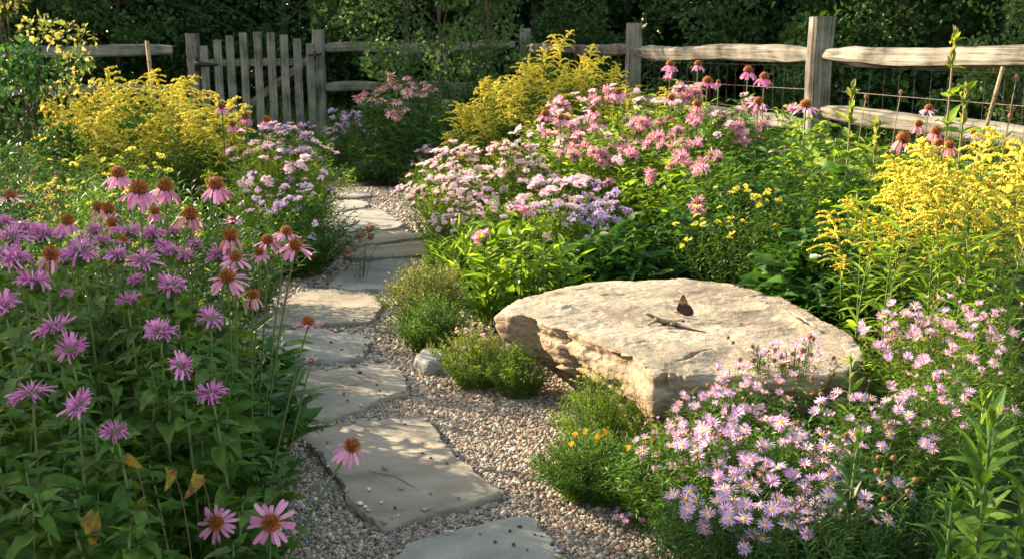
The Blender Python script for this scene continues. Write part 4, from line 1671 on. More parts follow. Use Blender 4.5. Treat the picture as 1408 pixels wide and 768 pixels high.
# gate
rl = (-3.5, 14.45, 0)
GT = thing('garden_gate', 'weathered grey picket gate with arched top and diagonal brace, closed', 'gate', rl)
px_t = [(280, 63), (298, 55), (315.5, 49), (334, 45), (353, 44), (372, 45), (390, 48), (408, 53), (426, 60)]
for i, (u, v) in enumerate(px_t):
    p = at_d(u, v, 14.4)
    beam('picket', (p.x, 14.4, .06), (p.x + .004 * math.sin(i * 2), 14.4, p.z), .105, .022, M['gate'], GT, rl, 60 + i, rough=.003, segs=12, chamfer=.06, wob=.006, roll=0)
p0, p1 = at_d(272, 87, 14.43), at_d(431, 85, 14.43)
beam('rail', p0, p1, .03, .095, M['gate'], GT, rl, 71, rough=.003, chamfer=.06, wob=.004)
p2, p3 = at_d(272, 189, 14.43), at_d(431, 188, 14.43)
beam('rail', p2, p3, .03, .095, M['gate'], GT, rl, 72, rough=.003, chamfer=.06, wob=.004)
a, b = at_d(336, 150, 14.46), at_d(424, 82, 14.46)
a = a + (a - b) * .5
beam('brace', a, b, .03, .09, M['gate'], GT, rl, 73, rough=.003, chamfer=.06, wob=.003)
hb = MB()
for v in (88.5, 186):
    q = at_d(270, v, 14.38)
    e = at_d(300, v + 1, 14.38)
    hb = MB()
    R = Vector(rl)
    hb.tube([tuple(q - R), tuple((q * .7 + e * .3) - R), tuple(e - R)], [.055, .032, .014], 8)
    hb.tube([tuple(q - R + Vector((0, 0, -.09))), tuple(q - R + Vector((0, 0, .09)))], .03, 8)
    hb.build('hinge', M['iron'], GT)
q = at_d(433, 76, 14.37) - Vector(rl)
hb = MB()
hb.tube([tuple(q + Vector((-.09, 0, 0))), tuple(q + Vector((.09, 0, .015)))], .016, 6)
hb.tube([tuple(q + Vector((0, -.02, -.06))), tuple(q + Vector((0, -.02, .05)))], .02, 6)
hb.build('latch', M['iron'], GT)
for u, top, nm in ((264, 46, 'weathered square gate post carrying the hinges of the picket gate'), (437.5, 41, 'weathered square gate post on the latch side of the picket gate')):
    p = at_d(u, top, 14.5)
    root = thing('gate_post', nm, 'post', (p.x, 14.5, 0))
    fence_post(root, (p.x, 14.5, 0), p.x, 14.5, p.z, .155, M['gate'], u)

# stakes
def stake(label, a, b, r):
    mb = MB()
    d = Vector(b) - Vector(a)
    mb.tube([(0, 0, 0), tuple(d * .5 + Vector((.004, 0, 0))), tuple(d)], [r, r * .95, r * .85], 8)
    tag(mb.build('garden_stake', M['stake'], None, a), label, 'stake')


t = at_d(202, 56, 8.6)
stake('thin dark wooden stake standing up behind the left goldenrod', (t.x + .05, 8.6, 0), t, .018)
t = at_d(1379, 92, 4.5)
stake('thin tan wooden stake leaning in front of the right fence rail', (t.x - .22, 4.5, 0), t, .009)

# ================================================================== THE WOOD BEYOND THE FENCE
g = rng(77)
mb = MB()
n = 26000
bx, by = g.uniform(-14, 11, n), g.uniform(14.9, 20, n)
n2 = 9000
bx = np.concatenate([bx, g.uniform(2.0, 8.5, n2)])
by = np.concatenate([by, g.uniform(4.5, 14.9, n2)])
keep = (bx > fx(by) + .25) | (by > 14.9)
bx, by = bx[keep], by[keep]
n = len(bx)
a = g.uniform(0, 6.28, n)
D = np.stack([np.cos(a) * .35, np.sin(a) * .35, np.ones(n)], 1)
L = g.uniform(.22, .6, n) * (.7 + .5 * np.array([noise.noise(Vector((x * .6, y * .6, 0))) for x, y in zip(bx, by)]) + .2)
L = np.maximum(L, .12)
scatter_leaves(mb, L_BLADE, np.stack([bx, by, np.zeros(n)], 1), D, L, g, wscale=(1, 1.8))
tag(mb.build('grass', M['grass']), kind='stuff')

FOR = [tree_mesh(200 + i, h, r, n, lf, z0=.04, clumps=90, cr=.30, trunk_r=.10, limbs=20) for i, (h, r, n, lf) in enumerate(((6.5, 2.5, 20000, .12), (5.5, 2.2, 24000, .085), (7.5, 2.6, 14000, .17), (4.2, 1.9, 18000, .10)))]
spots = [(-12.5, 24), (-10.6, 20.5), (-8.6, 22.5), (-7.2, 19.6), (-5.4, 21.8), (-4.0, 19.2), (-2.3, 20.6), (-.9, 22.8), (.4, 19.6), (2.0, 21.4), (3.6, 19.4), (5.0, 22.2), (6.4, 19.8), (8.0, 21.5), (9.6, 19.0), (-3.0, 24.5), (1.2, 25), (6.2, 25), (-7.5, 26), (10.8, 23.5), (5.6, 15.6), (7.5, 13.0), (8.6, 16.4)]
LITE = [tree_mesh(260 + i, 2.9, 1.3, 7000, .10, z0=.05, clumps=44, cr=.32, trunk_r=.05, mat='leaf_sap', limbs=16) for i in range(2)]
for i, (x, y) in enumerate(((-8.8, 17.6), (-6.6, 18.3), (-1.8, 17.8), (1.0, 17.2), (3.2, 16.6), (4.6, 14.6), (5.2, 11.2), (-10.4, 16.9), (6.2, 9.4), (7.2, 17.5))):
    put_tree('understory_shrub', 'lighter green leafy shrub along the edge of the wood behind the fence', 'shrub', LITE[i % 2], (x, y, 0), [.8, 1.0, 1.1, .7, .9, .75, .6, 1.0, .5, 1.1][i], i * 1.7, 'light shrubs along the edge of the wood')
for i, (x, y) in enumerate(spots):
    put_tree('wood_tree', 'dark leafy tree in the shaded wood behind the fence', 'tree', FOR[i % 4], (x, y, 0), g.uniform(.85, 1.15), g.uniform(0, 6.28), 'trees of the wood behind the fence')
BARE = [tree_mesh(220 + i, 11, 2.2, 4000, .2, z0=.5, clumps=30, cr=.4, trunk_r=.17, limbs=14) for i in range(2)]
for i, (x, y) in enumerate(((7.0, 24.3), (8.1, 25.5), (5.2, 18.2), (-6.4, 24.2), (-9.6, 18.3), (9.3, 22.4))):
    put_tree('tall_tree', 'tall tree with bare dark trunk standing in the wood behind the fence', 'tree', BARE[i % 2], (x, y, 0), 1, i * 1.9, 'tall bare trunks in the wood')
mb = MB()
n = 30000
B = np.stack([g.uniform(-24, 22, n), g.uniform(28, 33, n), g.uniform(0, 1, n) ** .8 * 11], 1)
scatter_leaves(mb, L_TREE, B, g.normal(0, 1, (n, 3)), g.uniform(.3, .6, n), g, roll=1)
for i in range(60):
    x, y = g.uniform(-24, 22), g.uniform(28, 33)
    mb.tube([(x, y, 0), (x + g.normal(0, .2), y, 5), (x + g.normal(0, .4), y, 11)], [.16, .12, .05], 6, 1)
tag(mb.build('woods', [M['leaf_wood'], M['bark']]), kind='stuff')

# tall trees just outside the picture on the left: they throw the shade that lies over the near left bed
SH = [tree_mesh(240 + i, 5.0, 1.5, 7500, .13, z0=.12, clumps=40, cr=.42, trunk_r=.09, mat='leaf_mid') for i in range(2)]


def sr(s, r):
    return (s * .47 - r * .88, s * .88 + r * .47, 0)


for i, (s, r, k) in enumerate(((.85, 8.6, 1.05), (-1.0, 9.6, 1.1), (1.38, 7.4, .72), (1.5, 5.3, .60), (8.2, 15.5, 1.2), (10.8, 17.5, 1.5))):
    put_tree('garden_tree', 'leafy tree beyond the left edge of the garden that shades the path', 'tree', SH[i % 2], sr(s, r), k, i * 2.2, 'trees beyond the left edge of the garden')

# ================================================================== PLANTS, LEFT NEAR BED
LV = (.35, 0, 'p_cone')
DR = (.75, 0, 'p_cone')
DD = (1.15, .5, 'p_cone_fade')
FD = (.9, .6, 'p_cone_fade')
PA = (.45, .3, 'p_pale')
FLAT = (.05, .1, 'p_cone')
CF = 'pink coneflowers of the left bed'
# u, v of the cone, span in px, distance, kind, axis, base offset (x, y), label
LEFT_CF = [
    (163, 240, 46, 3.15, DR, (0, -.1, 1), (-.05, .05), 'coneflower with flared pink petals, highest of the left group, in front of green ferny growth'),
    (192, 262, 58, 2.70, DR, (.05, -.1, 1), (.0, .05), 'largest coneflower of the left group with big dark cone and overlapping neighbour'),
    (227, 258, 51, 2.85, DR, (.15, -.1, 1), (.0, .05), 'coneflower whose petals touch the largest coneflower on its right side'),
    (297, 256, 50, 2.85, DR, (0, -.15, 1), (-.06, .05), 'tall coneflower standing alone against the dark foot of the pale aster mound'),
    (135, 286, 34, 3.1, FD, (-.1, .1, 1), (.0, .05), 'faded coneflower with red cone behind the largest coneflower'),
    (149, 289, 40, 2.9, FD, (.05, -.1, 1), (.0, .05), 'faded pale pink coneflower directly below the red coned one'),
    (93, 305, 42, 2.55, DR, (.1, -.15, 1), (-.02, .05), 'drooping coneflower amid the topmost bee balm heads of the left bed'),
    (70, 351, 50, 2.25, DD, (.35, -.3, 1), (-.05, .05), 'coneflower with dark cone turned sideways between bee balm heads'),
    (155, 308, 36, 2.8, FD, (0, -.15, 1), (.0, .05), 'brown coned coneflower nearly without petals in the middle of the left group'),
    (262, 297, 50, 2.9, FD, (.15, -.1, 1), (-.03, .05), 'bedraggled fading coneflower below the tall lone one'),
    (317, 326, 52, 2.75, DD, (0, -.1, 1), (-.04, .05), 'coneflower with very big orange cone and withered hanging petals'),
    (324, 355, 46, 2.55, LV, (.1, -.35, 1), (-.04, .05), 'coneflower just below the one with withered hanging petals'),
    (313, 382, 56, 2.45, LV, (.05, -.55, 1), (-.03, .05), 'broad open coneflower lowest in the middle of the left bed, cone facing the camera'),
    (368, 332, 42, 2.85, LV, (.0, -.2, 1), (-.10, .03), 'coneflower left behind the pair leaning out over the path'),
    (357, 348, 34, 2.8, LV, (-.1, -.3, 1), (-.10, .03), 'small coneflower tucked beneath the ones leaning over the path'),
    (394, 320, 41, 2.85, LV, (.1, -.1, 1), (-.13, .03), 'upper coneflower of the pair leaning out over the path'),
    (406, 339, 50, 2.75, LV, (.12, -.35, 1), (-.15, .03), 'lower coneflower of the pair leaning out over the path, long stem'),
    (320, 305, 28, 3.1, (-.5, .2, 'p_pale'), (0, -.1, 1), (.0, .03), 'pale spiky half open coneflower above the big orange cone'),
    (348, 406, 38, 2.6, DD, (.1, -.1, 1), (-.04, .05), 'coneflower with orange cone and limp tattered petals at the edge of the left bed'),
    (424, 444, 44, 2.65, FLAT, (.1, .1, 1), (-.14, -.05), 'coneflower with flat petals on a thin stem over the blue grey flagstone'),
    (428, 496, 20, 2.5, (-.9, .2, 'p_pale'), (.1, 0, 1), (-.12, -.02), 'small unopened pink coneflower bud over the flagstone with the long crack'),
    (483, 614, 52, 2.05, (.75, 0, 'p_cone'), (.45, -.25, 1), (-.22, -.08), 'coneflower leaning far over the largest flagstone'),
    (298, 718, 55, 1.88, FLAT, (-.05, -.9, .55), (-.02, .06), 'smaller open coneflower facing the camera at the bottom of the picture'),
    (373, 718, 66, 1.86, (.12, 0, 'p_cone'), (.1, -.9, .5), (-.04, .06), 'larger open coneflower facing the camera at the bottom beside the gravel'),
    (14, 271, 44, 3.6, (.15, .3, 'p_pale'), (-.1, .1, 1), (-.05, .03), 'pale flat coneflower at the left edge of the picture, apart from the others'),
    (170, 331, 30, 2.7, FLAT, (.1, .1, 1), (-.02, .03), 'small flat coneflower hidden among the bee balm under the faded ones'),
    (213, 292, 30, 3.0, FD, (.1, .1, 1), (-.02, .03), 'small withered coneflower between the stems of the two large coneflowers'),
]
for i, (u, v, w, d, kind, ax, bo, lab) in enumerate(LEFT_CF):
    h = at_d(u, v, d)
    size = w / 1450 * math.hypot(d, 1) * (1.0 if kind[0] < .6 else 1.12)
    coneflower(lab, h, (h.x + bo[0], d + bo[1], 0), size, kind, ax, leaves=7 if v < 500 else 6, seed=i, group=CF, leaf_len=.105, leaf_top=.6 if i not in (13, 14, 15, 16) else .45)

# bee balm flowers: u, v, width px, distance, axis, label
BB = [
    (56, 322, 46, 2.45, (0, -.15, 1), 'bee balm beside the drooping coneflower at the top of the left bed'),
    (17, 326, 44, 2.35, (-.1, -.1, 1), 'bee balm at the picture edge, highest of its row in the left bed'),
    (22, 356, 52, 2.15, (0, -.1, 1), 'wide bee balm just left of the coneflower turned sideways'),
    (112, 344, 56, 2.35, (.1, -.1, 1), 'wide flat bee balm just right of the coneflower turned sideways'),
    (199, 358, 50, 2.4, (0, -.2, 1), 'bee balm in front of the stem of the largest coneflower'),
    (179, 318, 42, 2.75, (0, -.1, 1), 'bee balm squeezed behind the small flat coneflower'),
    (186, 384, 27, 2.45, (-.2, -.2, 1), 'small dark bee balm under the one in front of the largest coneflower stem'),
    (237, 392, 50, 2.35, (0, -.3, 1), 'round bee balm left of the broad open coneflower'),
    (44, 387, 48, 2.1, (.1, -.1, 1), 'low bee balm with dark purple tubes under the wide one near the edge'),
    (174, 412, 32, 2.3, (-.1, -.3, 1), 'half spent bee balm in the middle of the left bed'),
    (92, 403, 22, 2.3, (.2, -.1, 1), 'tiny bee balm bud alone among green leaves'),
    (290, 437, 48, 2.2, (.05, -.25, 1), 'bee balm with crown of thin spikes below the broad open coneflower'),
    (220, 455, 50, 2.1, (0, -.3, 1), 'bee balm with a second tier of faded bracts in the middle of the bed'),
    (75, 449, 52, 1.98, (-.05, -.3, 1), 'big bee balm upper of the close pair at the left of the bed'),
    (4, 420, 46, 1.95, (-.2, -.2, 1), 'bee balm cut by the left edge of the picture'),
    (97, 479, 50, 1.92, (.15, -.3, 1), 'big bee balm lower of the close pair at the left of the bed'),
    (235, 345, 32, 2.6, (.1, -.1, 1), 'small bee balm behind the round one left of the broad coneflower'),
    (43, 540, 54, 1.75, (-.05, -.35, 1), 'bee balm nearest the left edge in the lower row'),
    (107, 556, 52, 1.72, (.1, -.35, 1), 'bee balm second from the edge in the lower row'),
    (249, 502, 44, 2.0, (.0, -.3, 1), 'bee balm standing above the lower row near the middle'),
    (291, 540, 42, 1.98, (.0, -.3, 1), 'bee balm farthest right in the lower row'),
    (159, 593, 44, 1.72, (.05, -.4, 1), 'lowest bee balm of all, amid large leaves'),
    (140, 330, 30, 2.65, (.1, -.2, 1), 'bee balm peeping between the wide flat one and the faded coneflowers'),
    (268, 335, 30, 2.8, (.2, -.2, 1), 'bee balm under the bedraggled fading coneflower'),
]
for i, (u, v, w, d, ax, lab) in enumerate(BB):
    h = at_d(u, v, d)
    size = w / 1450 * math.hypot(d, .6) * 1.0
    bee_balm(lab, h, (h.x * 1.0 + .03 * math.sin(i), d + .04, 0), size, ax, i, pairs=10, leaf_len=.085)

g = rng(44)
for i, (u, v, d) in enumerate([(8, 305, 2.9), (38, 312, 2.85), (82, 322, 2.75), (128, 316, 2.8), (210, 322, 2.8), (240, 318, 2.9), (88, 352, 2.5), (160, 350, 2.6), (225, 338, 2.7), (10, 346, 2.5), (300, 350, 2.75), (255, 352, 2.65)]):
    h = at_d(u, v, d)
    bee_balm('bee balm flower crowded among others in the back row of the left bed', h, (h.x, d + .05, 0), .062 + .012 * math.sin(i * 2), (.2 * math.sin(i), -.15, 1), 60 + i, pairs=9, leaf_len=.08)

# leafy stems without flowers that fill the bed: six kinds, copied
def bed_edge(y):
    return np.interp(y, PATH_Y, PATH_L)


g = rng(12)
fill = []
for k in range(6):
    root = thing('leafy_shoot', 'leafy green bee balm stem without flower in the left bed', 'plant', (0, 0, 0), 'leafy stems of the left bed')
    stem_with_pairs(root, (g.normal(0, .05), g.normal(0, .05), .56), rng(800 + k), .10, 14, t0=.05, up=(-.1, .45))
    fill.append(root)
cnt = 0
pts = []
tries = 0
while cnt < 150 and tries < 4000:
    tries += 1
    d = g.uniform(1.5, 3.5)
    x = g.uniform(-.53 * d - .12, bed_edge(d) - .02) if d > 2.1 else g.uniform(-.53 * d - .12, -.50)
    if any((x - a) ** 2 + (d - b) ** 2 < .068 ** 2 for a, b in pts):
        continue
    vt = np.interp(d, [1.5, 1.8, 2.1, 2.4, 2.8, 3.5], [660, 590, 500, 440, 385, 345]) + g.uniform(0, 70)
    # lower towards the path edge
    e = bed_edge(max(d, 2.1)) - x
    vt += max(0, .16 - e) * 700
    hh = at_d(700, vt, d).z
    if hh < .16:
        continue
    pts.append((x, d))
    src = fill[cnt % 6]
    o = src if cnt < 6 else copy_tree(src)
    o.location = (x, d, 0)
    s = hh / .56
    o.scale = (.75 + .25 * s, .75 + .25 * s, s)
    o.rotation_euler = (0, 0, g.uniform(0, 6.28))
    cnt += 1

# yellowing leaves low in the bed
for i, (u, v, d, L, lab) in enumerate([(115, 735, 1.60, .075, 'large brown spotted dead leaf hanging low in the left bed'), (270, 672, 1.8, .06, 'yellow edged leaf with brown blotches hanging near the gravel side'), (205, 715, 1.75, .055, 'crumpled withered brown leaf low in the middle of the left bed'), (175, 650, 1.72, .04, 'small yellow leaf on a bent stalk below the lowest bee balm'), (232, 668, 1.74, .045, 'olive leaf turning yellow between the withered and the yellow edged leaves')]):
    p = at_d(u, v, d)
    root = thing('dead_leaf', lab, 'leaf', (p.x, d, 0))
    mb = MB()
    mb.tube(curve3((.0, .11, 0), (.0, .11, p.z), (0, .0, p.z + .03), 10), .0011, 4)
    mb.build('stalk', M['stem_red'], root)
    mb = MB()
    T = leaf_t('ovate', 11, .45, [2.4, 1.2, 3.0, 1.8, 2.0][i], .46, wave=.3)
    mb.inst(T, frames(np.array([[.9 * math.sin(i * 2 + 1), -.5, -.15]]), np.array([.9 * math.sin(i * 1.7)])), np.array([L]), np.array([[0, 0, p.z + .03]]))
    mb.build('blade', M['leaf_dry'], root)

# long lance leaves of the coneflower clump at the path edge
for i, (u, v, lab) in enumerate([(395, 640, 'lance leaved green rosette at the gravel edge under the leaning coneflower'), (380, 560, 'lance leaved green rosette at the gravel edge beside the cracked flagstone'), (345, 700, 'lance leaved green rosette behind the two open coneflowers')]):
    p = at_z(u - 25, v, 0)
    clump('leafy_rosette', lab, 'plant', (p.x, p.y, 0), (.13, .15), .30 - .03 * i, 16, [(L_LANCE, 'leaf_deep', .15, 7, (.2, 1), (.2, .9))], None, None, 30 + i, dome=.4)

# ================================================================== LEFT, FURTHER BACK
def cl(name, lab, cat, u, v, d, r, h, stems, leaf, heads=None, group=None, seed=0, **kw):
    """v is the pixel row of the plant's top when h is None"""
    p = at_d(u, v, d)
    if h is None:
        h = p.z
    return clump(name, lab, cat, (p.x, d, 0), r, h, stems, leaf, heads, group, seed, **kw)


LT = lambda mat, L=.035, per=26: [(L_TINY, mat, L, per, (.12, 1), (.2, 1.1))]
LN = lambda mat, L=.06, per=22: [(L_NARROW, mat, L, per, (.1, 1), (.1, .9))]
LL = lambda mat, L=.09, per=12: [(L_LANCE, mat, L, per, (.15, 1), (.1, .7))]
LW = lambda mat, L=.09, per=10: [(L_WIDE, mat, L, per, (.15, 1), (.05, .6))]
FER = 'ferny green plants behind the left bed'
cl('leafy_plant', 'dark ferny plant behind the row of tall coneflowers', 'plant', 255, 245, 4.1, (.42, .3), None, 90, LT('leaf_deep', .05, 34), None, FER, 1)
cl('leafy_plant', 'dark ferny plant with pale specks left of the tall coneflowers', 'plant', 110, 262, 4.0, (.4, .3), None, 80, LT('leaf_mid', .05, 34), [('flower_cluster', CL_YEL, 12, .02, .035, .08)], FER, 2)
cl('leafy_plant', 'broad leaved green plant under the pale flat coneflower', 'plant', 20, 290, 3.8, (.35, .3), None, 50, LL('leaf_mid', .11), None, FER, 3)
cl('leafy_plant', 'loose green plant between the ferny plants and the left goldenrod', 'plant', 150, 215, 5.2, (.6, .3), None, 90, LN('leaf_mid', .07), [('flower_cluster', CL_YEL, 16, .03, .05, .1)], FER, 4)
cl('leafy_plant', 'green plant filling the foot of the pale aster mound', 'plant', 320, 270, 4.9, (.4, .3), None, 70, LN('leaf_deep', .06), None, FER, 5)
cl('leafy_plant', 'dense ferny green plant in the middle behind the tall coneflowers', 'plant', 170, 226, 4.7, (.42, .3), None, 150, LT('leaf_mid', .05, 40), [('flower_cluster', CL_YEL, 10, .02, .035, .08)], FER, 160)
cl('rudbeckia', 'dried golden brown seed plant at the left below the pale shrub', 'plant', 75, 238, 4.6, (.36, .25), None, 60, LT('tip', .035, 20), [('flower_head', [aster_set(68, M['p_gold'], M['seed'], n=10, open_=.2)], 22, .035, .05, .06), ('seed_head', [SEED], 18, .018, .028, .05)], None, 6)
cl('rudbeckia', 'small brown eyed yellow flowers behind the coneflowers', 'plant', 215, 262, 3.5, (.3, .15), None, 26, LT('tip', .035, 14), [('flower_head', [aster_set(69, M['p_gold'], M['seed'], n=12, open_=-.2)], 16, .03, .042, .05)], None, 7, dome=.3)
cl('leafy_plant', 'grey green plant at the left edge under the pale shrub', 'plant', 15, 180, 6.3, (.6, .4), None, 100, LN('leaf_blue', .08), None, FER, 8)
cl('leafy_plant', 'dark rounded green plant left of the goldenrod', 'plant', 60, 200, 5.8, (.55, .4), None, 90, LT('leaf_deep', .05, 30), None, FER, 9)

GR = 'goldenrod clumps at the back of the garden'
p = at_d(195, 82, 7.4)
goldenrod_clump('wide sunlit yellow goldenrod clump in front of the left fence', (p.x, 7.4, 0), (.74, .5), 1.08, 56, 3, GR, (.2, .36))
p = at_d(285, 130, 6.9)
goldenrod_clump('smaller yellow goldenrod right of the wide clump below the gate', (p.x, 6.9, 0), (.35, .3), .92, 32, 4, GR, (.16, .3))
p = at_d(100, 130, 6.9)
goldenrod_clump('goldenrod just coming into flower left of the wide clump', (p.x, 6.9, 0), (.4, .3), .86, 20, 5, GR, (.12, .2))

# pale aster mound
pale = [('flower_cluster', CL_PINK, 66, .045, .075, .07), ('flower_cluster', CL_LAV, 32, .045, .07, .08)]
cl('aster', 'pale pink and lavender aster mound beside the far path, in front of the gate', 'aster', 385, 178, 6.2, (.42, .38), None, 230, LT('leaf_light', .05, 40), pale, None, 12, dome=.42)
cl('aster', 'lavender aster growing at the foot of the pale mound beside the far path', 'aster', 400, 262, 5.75, (.40, .3), None, 200, LT('leaf_mid', .045, 40), [('flower_cluster', CL_LAV, 30, .045, .065, .06)], None, 13, dome=.5)
for i, (u, v, w, lab) in enumerate([(305, 148, 26, 'pink coneflower at the right end of the left goldenrod, first from the left'), (338, 162, 28, 'pink coneflower in front of the gate beside the pale aster mound'), (367, 166, 30, 'pink coneflower on top of the pale aster mound'), (320, 172, 26, 'pink coneflower half hidden between goldenrod and aster mound')]):
    h = at_d(u, v, 6.5)
    coneflower(lab, h, (h.x, 6.55, 0), w / 1450 * 6.5, DR, (0, -.1, 1), 4, 60 + i, 'coneflowers above the pale aster mound', stem_r=.004)

# pale leaved shrub at the far left and sapling in the middle
SHR = tree_mesh(301, 2.0, .62, 2600, .05, z0=.12, clumps=26, cr=.36, trunk_r=.022, mat='leaf_pale', limbs=24)
p = at_d(40, 60, 7.8)
put_tree('shrub', 'pale leaved open shrub rising in front of the left fence', 'shrub', SHR, (p.x, 7.8, 0), 1.0, .5)
SHR2 = tree_mesh(302, 1.45, .5, 1800, .06, z0=.1, clumps=26, cr=.36, trunk_r=.018, mat='leaf_blue', limbs=24)
p = at_d(-10, 60, 7.0)
put_tree('shrub', 'grey green bushy shrub at the left edge beneath the pale leaved shrub', 'shrub', SHR2, (p.x, 7.0, 0), .85, 2.5)
SAP = tree_mesh(303, 3.3, 1.05, 5200, .065, z0=.16, clumps=34, cr=.38, trunk_r=.03, mat='leaf_sap', limbs=30)
p = at_d(610, 60, 12.6)
put_tree('sapling', 'slender airy sapling inside the back fence right of the gate', 'tree', SAP, (p.x, 12.6, 0), 1, 1.0)
SAP2 = tree_mesh(304, 2.4, .6, 2600, .06, z0=.16, clumps=24, cr=.38, trunk_r=.022, mat='leaf_sap', limbs=24)
p = at_d(665, 90, 12.2)
put_tree('sapling', 'smaller sapling left of the corner post behind the goldenrod', 'tree', SAP2, (p.x, 12.2, 0), 1, 2.0)

# ================================================================== BACK CENTRE
cfl = [(aster_set(87, M['p_balm_pink'], M['cone'], n=13, open_=-.5)), (aster_set(88, M['p_balm_pink'], M['cone'], n=13, open_=-.3))]
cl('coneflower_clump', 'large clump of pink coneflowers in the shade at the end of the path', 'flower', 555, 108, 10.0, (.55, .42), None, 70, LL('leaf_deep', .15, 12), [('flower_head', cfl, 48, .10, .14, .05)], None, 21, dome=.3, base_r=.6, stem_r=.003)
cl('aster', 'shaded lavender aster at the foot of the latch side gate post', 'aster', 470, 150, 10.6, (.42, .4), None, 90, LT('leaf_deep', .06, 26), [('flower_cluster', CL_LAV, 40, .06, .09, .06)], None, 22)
cl('leafy_plant', 'upright lance leaved plant right of the shaded coneflower clump', 'plant', 605, 135, 9.6, (.3, .3), None, 34, LL('leaf_blue', .13, 14), None, None, 23, base_r=.7)
cl('low_herb', 'low rounded grey green herb at the far end of the path', 'plant', 512, 218, 9.9, (.36, .25), None, 150, LT('leaf_blue', .04, 24), None, None, 24, dome=.5)
cl('grass_tuft', 'bright green grassy tuft at the right end of the far path', 'plant', 585, 232, 8.9, (.2, .2), None, 120, [(L_NARROW, 'leaf_mid', .12, 6, (.1, .9), (1.0, 2.5))], None, None, 25)
cl('aster', 'sparse blue lavender aster with dark stems beside the far path', 'aster', 590, 198, 9.3, (.24, .2), None, 30, LT('leaf_deep', .04, 12), [('flower_head', [aster_set(89, M['p_lav'], M['disc'], n=12)], 22, .05, .07, .04)], None, 26, stem_mat='stem_red')
cl('leafy_plant', 'dark green plant behind the grassy tuft, below the yellow goldenrod', 'plant', 650, 180, 9.4, (.45, .35), None, 90, LT('leaf_deep', .06, 28), [('seed_head', [SEED], 14, .02, .03, .05)], None, 27)
cl('leafy_plant', 'green bush in front of the gate pickets at the back', 'plant', 450, 190, 12.3, (.6, .4), None, 70, LN('leaf_deep', .1, 20), None, None, 28)
cl('leafy_plant', 'green bush between the gate and the pale aster mound', 'plant', 340, 205, 10.5, (.7, .5), None, 90, LN('leaf_mid', .1, 20), None, None, 29)
cl('leafy_plant', 'shaded bush under the lower rail beside the sapling', 'plant', 600, 120, 13.4, (.7, .4), None, 90, LT('leaf_sap', .09, 22), [('flower_cluster', CL_PINK, 12, .06, .08, .06)], None, 31)
p = at_d(775, 52, 9.6)
goldenrod_clump('tall dark yellow goldenrod clump before the fence corner, left of the middle fence post', (p.x, 9.6, 0), (.80, .5), 1.30, 62, 6, GR, (.16, .30))
p = at_d(690, 95, 9.2)
goldenrod_clump('goldenrod leaning left at the side of the tall dark yellow clump', (p.x, 9.2, 0), (.38, .35), 1.04, 38, 8, GR, (.18, .32))
p = at_d(650, 155, 8.9)
goldenrod_clump('low sparse goldenrod at the path side of the tall dark yellow clump', (p.x, 8.9, 0), (.3, .3), .70, 15, 9, GR, (.12, .2))
p = at_d(905, 85, 8.6)
goldenrod_clump('small yellow goldenrod behind the coneflowers under the middle fence post', (p.x, 8.6, 0), (.45, .3), 1.08, 22, 10, GR, (.14, .22))

# ================================================================== CENTRE RIGHT MOUND
PKC = 'plants of the sunlit central mound'
heads_pale = [('flower_cluster', CL_PINK, 98, .042, .072, .06)]
cl('aster', 'pale pink fluffy flowered shoulder of the mound nearest the path', 'aster', 628, 238, 6.0, (.28, .3), None, 190, LT('leaf_light', .045, 36), [('flower_cluster', CL_PINK, 86, .038, .064, .06)], 'plants of the sunlit central mound', 131, dome=.5)
cl('aster', 'yellow green fine leaved aster dotted with pale pink on the mound slope beside the path', 'aster', 672, 278, 5.65, (.34, .26), None, 170, LT('leaf_light', .05, 34), [('flower_cluster', CL_PINK, 46, .036, .06, .07)], 'plants of the sunlit central mound', 132, dome=.5)
cl('aster', 'yellow green fine leaved aster under the rosy lavender clusters of the mound', 'aster', 765, 272, 5.45, (.3, .22), None, 130, LT('leaf_light', .05, 34), [('flower_cluster', CL_PINK + CL_LAV, 34, .04, .062, .06)], 'plants of the sunlit central mound', 133, dome=.5)
cl('aster', 'pale pink fluffy flowered mound overhanging the right side of the far path', 'aster', 640, 208, 6.5, (.36, .4), None, 220, LT('leaf_light', .045, 36), heads_pale, PKC, 32, dome=.45, lean=(-.1, 0))
cl('aster', 'pale pink fluffy flowered plant with taller seed stalks in the middle mound', 'aster', 710, 196, 6.3, (.32, .3), None, 200, LT('leaf_light', .045, 36), [('flower_cluster', CL_PINK, 92, .04, .068, .06), ('seed_head', [SEED], 6, .02, .03, .03)], PKC, 33, dome=.4)
cl('aster', 'rosy lavender clustered flowers low in the middle mound above the lance leaves', 'aster', 770, 240, 5.9, (.32, .28), None, 120, LT('leaf_light', .045, 26), [('flower_cluster', CL_PINK, 26, .07, .10, .05), ('flower_cluster', CL_LAV, 16, .05, .07, .05)], PKC, 34, dome=.5)
cl('aster', 'lavender clustered flowers at the shady foot of the middle mound', 'aster', 825, 268, 5.4, (.24, .2), None, 80, LT('leaf_mid', .045, 26), [('flower_cluster', CL_LAV, 34, .045, .07, .045)], PKC, 35, dome=.45)
rose = [('flower_head', BALM_PINK, 26, .07, .10, .03), ('flower_cluster', CL_ROSE, 10, .06, .08, .05)]
